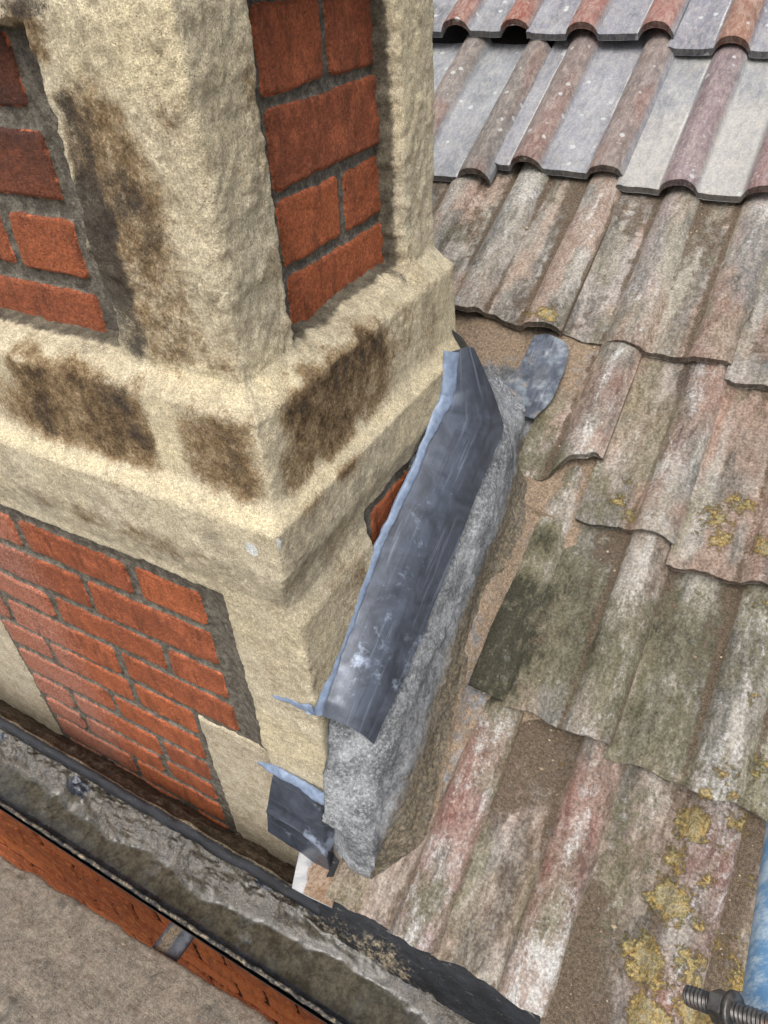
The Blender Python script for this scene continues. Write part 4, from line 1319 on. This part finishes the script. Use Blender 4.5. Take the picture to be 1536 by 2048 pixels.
# sludge: a heaped bank along the back, a wet channel towards the front
xs2, qs = np.arange(-1.75, .60, .0032), np.linspace(-.97, .93, 66)
Xg, Qg = np.meshgrid(xs2, qs, indexing='ij')
Yg = yc + rad * Qg
Pn = np.stack([Xg, Yg, 0 * Xg], -1)
floor_ = -rad * .92 * np.sqrt(np.clip(1 - Qg ** 2, 0, 1))
bank = sstep(-.10, .60, Qg + .25 * fbm(Pn, 9, 3, 21)) * (1 - .65 * sstep(-.45, -.05, Xg)) * (.65 + .5 * sstep(-.9, -1.2, Xg))
base = -rad * .66 + .024 * bank
lump = .008 * np.maximum(0, fbm(Pn, 30, 4, 22) + .05) + .006 * np.maximum(0, fbm(Pn, 75, 3, 23)) + .0024 * fbm(Pn, 200, 2, 24)
clump = np.maximum(0, fbm(Pn, 17, 4, 25) - .2) * .030 * (1 + sstep(-.75, -1.0, Xg))
dryness = sstep(.15, .55, bank)
ridge = .006 * np.maximum(0, 1 - np.abs(fbm(Pn, (16, 40, 1), 4, 36)) * 3.2) * sstep(.02, .3, bank)
top = base + .7 * (lump + clump + ridge) * (.15 + .85 * dryness)
pool = -rad * .635 + .0006 * fbm(Pn, 25, 2, 26)
wet = np.maximum(sstep(.0035, -.0005, top - pool), .55 * sstep(.1, .5, fbm(Pn, (14, 30, 1), 3, 37)))
top = np.maximum(top, pool)
top = np.maximum(top, floor_ + .0015)
bare = sstep(.006, .0015, top - floor_) + .75 * sstep(.62, .85, Qg) * sstep(-.9, -.6, Xg) * np.clip(.5 + fbm(Pn, (9, 20, 1), 3, 28), 0, 1) + 1.8 * np.clip(fbm(Pn, (9, 22, 1), 3, 29) + .05 + .25 * sstep(-.85, -1.0, Xg), 0, 1) * sstep(.15, .5, Qg)
P = np.stack([Xg, Yg, ZG + top], -1)
slg = obj("sludge", MB().grid(P, True, wet=wet, bare=np.clip(bare, 0, 1)).mesh("sludge", M_SLUDGE))
tag(slg, "wet grey silt and grit lying along the gutter bottom", "sludge", kind="stuff")

# ------------------------------------------------------------------ house wall under the eaves, soil ledge behind the gutter
YW = .432
wl = thing("house_wall", "orange brick house wall below the gutter", "wall", (-.5, YW + .1, -7.2))
a0, a1, b0, b1 = -2.3, .5, -3.3, -1.42
step = .005
A_, B_ = np.meshgrid(np.arange(a0, a1, step), np.arange(b0, b1, step))
CH = .115
crs = np.floor(B_ / CH)
shift = np.where(crs % 2 == 0, 0, .12)
bx_ = (A_ + shift) / .24
fx, fz = (bx_ - np.floor(bx_)) * .24, (B_ / CH - crs) * CH
e = .0010 * fbm(st2(A_, B_), 30, 3, 3)
sd_ = np.maximum(np.maximum(.008 - fx, fx - .232), np.maximum(.009 - fz, fz - .106)) + e
isb = sstep(.003, -.003, sd_)
rn = (_hash(np.floor(bx_).astype(np.int64), crs.astype(np.int64), crs.astype(np.int64) * 0, 5) + 1) / 2
P = np.stack([A_, YW - isb * (.010 + .006 * rn) - .0015 * fbm(st2(A_, B_), 25, 4, 6), B_], -1)
obj("brickwork", MB().grid(P, False, brick=isb, rnd=rn, dark=0 * A_, bloom=0 * A_ + .05).mesh("brickwork", M_WALL), wl)
bx0 = np.array([[-6, YW + .02, -7.2], [6, YW + .02, -7.2], [6, YW + .3, -7.2], [-6, YW + .3, -7.2], [-6, YW + .02, -1.5], [6, YW + .02, -1.5], [6, YW + .3, -1.5], [-6, YW + .3, -1.5]])
mb = MB().add(bx0, [[0, 1, 5, 4], [1, 2, 6, 5], [2, 3, 7, 6], [3, 0, 4, 7], [4, 5, 6, 7]], brick=np.ones(8), rnd=np.full(8, .5))
obj("wall_core", mb.mesh("wall_core", M_WALL, False), wl)

xs3, q3 = np.arange(-1.75, -.30, .0036), np.linspace(0, 1, 34)
Xg, Qg = np.meshgrid(xs3, q3, indexing='ij')
Yg = YGB - .012 + (.447 - YGB + .012) * Qg
Pn = np.stack([Xg, Yg, 0 * Xg], -1)
zb = np.interp(Qg, [0, .15, .5, .8, 1], [-1.185, -1.186, -1.225, -1.285, -1.325])
zt = zb + .009 * fbm(Pn, 26, 4, 33) + .005 * np.abs(fbm(Pn, 80, 3, 34)) + .012 * np.maximum(0, fbm(Pn, 50, 2, 35) - .2)
so_ = obj("soil", MB().grid(np.stack([Xg, Yg, zt], -1), True).mesh("soil", M_SOIL))
tag(so_, "dark damp soil packed behind the gutter against the bricks", "soil", kind="stuff")

# tray: bent metal offcut between the small lead patch and the eaves
tq_ = np.array([at_z(600, 1700, -1.125), at_z(584, 1776, -1.118), at_z(664, 1815, -1.105), at_z(684, 1735, -1.105)])
uu, vv = np.meshgrid(np.linspace(0, 1, 40), np.linspace(0, 1, 40))
P = (tq_[0] * (1 - uu)[..., None] + tq_[3] * uu[..., None]) * (1 - vv)[..., None] + (tq_[1] * (1 - uu)[..., None] + tq_[2] * uu[..., None]) * vv[..., None]
P[..., 2] += .002 * fbm(P, 20, 3, 3) + .006 * (uu - .5) ** 2
dirt = np.clip(1.0 * sstep(.1, .6, uu) + .12 + .3 * fbm(P, 30, 3, 4), 0, 1)
mb = MB().grid(P, True, dirt=dirt).grid(P - np.array([0, 0, .003]), False, dirt=dirt)
for ea, fp in ((P[0], False), (P[-1], True), (P[:, -1], False), (P[:, 0], True)):
    mb.grid(np.stack([ea, ea - np.array([0, 0, .003])]), fp)
tr_ = obj("metal_tray", mb.mesh("metal_tray", M_TRAY))
tag(tr_, "pale rust-stained metal tray edge sticking out between lead patch and gutter", "metal tray")

# ------------------------------------------------------------------ scaffold: board, transom bar, blue pole and its bolt
ZB = -1.75
e0, e1 = at_z(0, 1708, ZB), at_z(560, 2048, ZB)
dx = (e1 - e0); dx[2] = 0; dx /= np.linalg.norm(dx)
dn_ = np.array([dx[1], -dx[0], 0.0])
aa, bb = np.meshgrid(np.arange(-.6, 2.0, .005), np.concatenate([[0, .002, .004], np.arange(.008, .36, .005)]))
P = e0 + aa[..., None] * dx + bb[..., None] * dn_
edge = np.exp(-bb / .004)
P = P - dn_ * ((.004 * fbm(st2(aa, bb * 0), 16, 4, 2)) * np.exp(-bb / .02))[..., None]
P[..., 2] += .0030 * fbm(st2(aa, bb), 12, 4, 4) + .007 * np.maximum(0, fbm(st2(aa, bb), 32, 4, 5) - .2) + .0013 * fbm(st2(aa, bb), 120, 3, 6) - .006 * edge
P_BOARD = P.copy()
mb = MB().grid(P, True)
mb.grid(np.stack([P[0], P[0] - np.array([0, 0, .038])]), False)
mb.grid(np.stack([P[-1], P[-1] - np.array([0, 0, .038])]), True)
brd = obj("scaffold_board", mb.mesh("scaffold_board", M_BOARD))
tag(brd, "mud-caked scaffold board beside the orange brick wall", "scaffold board")
# the next board lies just behind the camera's foot
P3 = P + dn_ * .368
mb = MB().grid(P3, True); mb.grid(np.stack([P3[0], P3[0] - np.array([0, 0, .038])]), False)
b2 = obj("scaffold_board", mb.mesh("scaffold_board", M_BOARD))
tag(b2, "outer scaffold board lying further from the wall", "scaffold board")

zbar = ZB - .040
p1, p2 = at_z(350, 1832, zbar), at_z(398, 1860, zbar)
wbar = np.linalg.norm(p2 - p1) * .95
c_b = (p1 + p2) / 2
ys = np.linspace(YW - .008, -.15, 60)
ths = np.linspace(-.5, .5, 26)
Yg, Sg = np.meshgrid(ys, ths, indexing='ij')
Xb = c_b[0] + Sg * wbar + (Yg - c_b[1]) * .03
P = np.stack([Xb, Yg, zbar + .008 * np.sqrt(np.clip(1 - (2 * Sg) ** 6, 0, 1)) + .002 * fbm(st2(Xb, Yg), 50, 3, 3)], -1)
drt = np.clip(.85 * np.exp(-((Sg + .12) / .25) ** 2) * sstep(.40, .34, Yg) + .1, 0, 1)
mb = MB().grid(P, False, dirt=drt).grid(P * [1, 1, 0] + np.array([0, 0, zbar - .01]), True, dirt=drt)
for ea, fp in ((P[:, 0], True), (P[:, -1], False), (P[0], False), (P[-1], True)):
    mb.grid(np.stack([ea, ea * [1, 1, 0] + np.array([0, 0, zbar - .01])]), fp)
br_ = obj("scaffold_bar", mb.mesh("scaffold_bar", M_BAR))
tag(br_, "flat dark steel bar, mud on it, bridging from scaffold board to wall", "scaffold bar")

# blue pole leaning through the lower right corner, close to the camera
dpt = .43
def near(u, v, d):
    r = ray(u, v); return r / np.linalg.norm(r) * d
pa, pb_ = near(1533, 1646, dpt + .02), near(1485, 1979, dpt)
ax = (pa - pb_) / np.linalg.norm(pa - pb_)
vdir = (pa + pb_) / 2; vdir /= np.linalg.norm(vdir)
side = np.cross(ax, vdir); side /= np.linalg.norm(side)
if (CAM @ side)[0] < 0:
    side = -side
RP = .0242
off = side * RP
V, F = tube([pb_ + off + ax * s for s in np.linspace(-.32, 1.0, 12)], RP, 40)
pole = obj("scaffold_pole", MB().add(V, F).mesh("scaffold_pole", M_POLE))
tag(pole, "chipped light blue scaffold pole at the edge of the tiles", "scaffold pole")
# coupler bolt standing in front of the pole
cpl = thing("coupler_bolt", "greasy threaded steel coupler bolt with nut beside the blue pole", "bolt", tuple(near(1450, 2003, .40)))
b0_, b1_ = near(1374, 1990, .405), near(1560, 2058, .385)
bd = (b1_ - b0_); LB = np.linalg.norm(bd); bd /= LB


def thread(s0, s1, r, pitch=.0018, seg=26):
    n_ = int((s1 - s0) / pitch * 6)
    s_ = np.linspace(s0, s1, n_)
    th_ = np.linspace(0, 2 * np.pi, seg, endpoint=False)
    up = np.cross(bd, [0, 0, 1]); up /= np.linalg.norm(up); u2_ = np.cross(bd, up)
    S, T_ = np.meshgrid(s_, th_, indexing='ij')
    ph = (S / pitch - T_ / (2 * np.pi)) % 1
    R_ = r - .0011 * np.abs(ph * 2 - 1)
    R_ *= np.where((S - s0 < .001), .92, 1)
    G = b0_ + S[..., None] * bd + R_[..., None] * (np.cos(T_)[..., None] * up + np.sin(T_)[..., None] * u2_)
    V_ = G.reshape(-1, 3)
    F_ = []
    for i_ in range(n_ - 1):
        for j_ in range(seg):
            F_.append([i_ * seg + j_, i_ * seg + (j_ + 1) % seg, (i_ + 1) * seg + (j_ + 1) % seg, (i_ + 1) * seg + j_])
    F_.append(list(range(seg))[::-1]); F_.append([(n_ - 1) * seg + j_ for j_ in range(seg)])
    return V_, F_


def ring(stations, seg):
    up = np.cross(bd, [0, 0, 1]); up /= np.linalg.norm(up); u2_ = np.cross(bd, up)
    th_ = np.linspace(0, 2 * np.pi, seg, endpoint=False) + .3
    V_ = np.concatenate([b0_ + s_ * bd + r_ * (np.cos(th_)[:, None] * up + np.sin(th_)[:, None] * u2_) for s_, r_ in stations])
    F_ = []
    for i_ in range(len(stations) - 1):
        for j_ in range(seg):
            F_.append([i_ * seg + j_, i_ * seg + (j_ + 1) % seg, (i_ + 1) * seg + (j_ + 1) % seg, (i_ + 1) * seg + j_])
    F_.append(list(range(seg))[::-1]); F_.append([(len(stations) - 1) * seg + j_ for j_ in range(seg)])
    return V_, F_


ppx = LB / math.hypot(186, 68)                  # metres per photograph pixel along the bolt
obj("threaded_shank", MB().add(*thread(0, LB * 1.25, 22 * ppx)).mesh("threaded_shank", M_STEEL), cpl)
s_n = 62 * ppx
obj("nut", MB().add(*ring([(s_n, 29 * ppx), (s_n + 4 * ppx, 33 * ppx), (s_n + 28 * ppx, 33 * ppx), (s_n + 32 * ppx, 29 * ppx)], 6)).mesh("nut", M_STEEL, False), cpl)
obj("washer", MB().add(*ring([(s_n + 36 * ppx, 36 * ppx), (s_n + 38 * ppx, 39 * ppx), (s_n + 46 * ppx, 39 * ppx), (s_n + 48 * ppx, 36 * ppx)], 32)).mesh("washer", M_STEEL), cpl)

# ------------------------------------------------------------------ loose sand grains in the tile channels
mb = MB()
r_ = np.random.default_rng(3)
octV = np.array([[1, 0, 0], [-1, 0, 0], [0, 1, 0], [0, -1, 0], [0, 0, 1], [0, 0, -1]], float)
octF = [[0, 2, 4], [2, 1, 4], [1, 3, 4], [3, 0, 4], [2, 0, 5], [1, 2, 5], [3, 1, 5], [0, 3, 5]]
for p_ in SANDPTS:
    s_ = r_.choice([.0010, .0013, .0018, .0026, .0036], p=[.38, .32, .19, .08, .03])
    V = octV * s_ * r_.uniform(.6, 1.2, (6, 3)) + p_ + NR * s_ * .3 + r_.normal(0, .0012, 3) * [1, CP, SP]
    mb.add(V, octF, rnd=np.full(6, r_.random()))
dm = MB()
Pb = P_BOARD.reshape(-1, 3)
for q in Pb[r_.choice(len(Pb), 650)]:
    s_ = r_.choice([.0014, .0022, .0034, .005], p=[.5, .33, .14, .03])
    dm.add(octV * s_ * r_.uniform(.55, 1.25, (6, 3)) * [1, 1, .7] + q + [0, 0, s_ * .3], octF, rnd=np.full(6, r_.random() * .35))
dbo = obj("board_debris", dm.mesh("board_debris", M_GRIT, False))
tag(dbo, "crumbs of mortar and dirt lying on the scaffold board", "debris", kind="stuff")
gr = obj("sand_grit", mb.mesh("sand_grit", M_GRIT, False))
tag(gr, "loose sandy mortar grit scattered in the tile channels", "grit", kind="stuff")
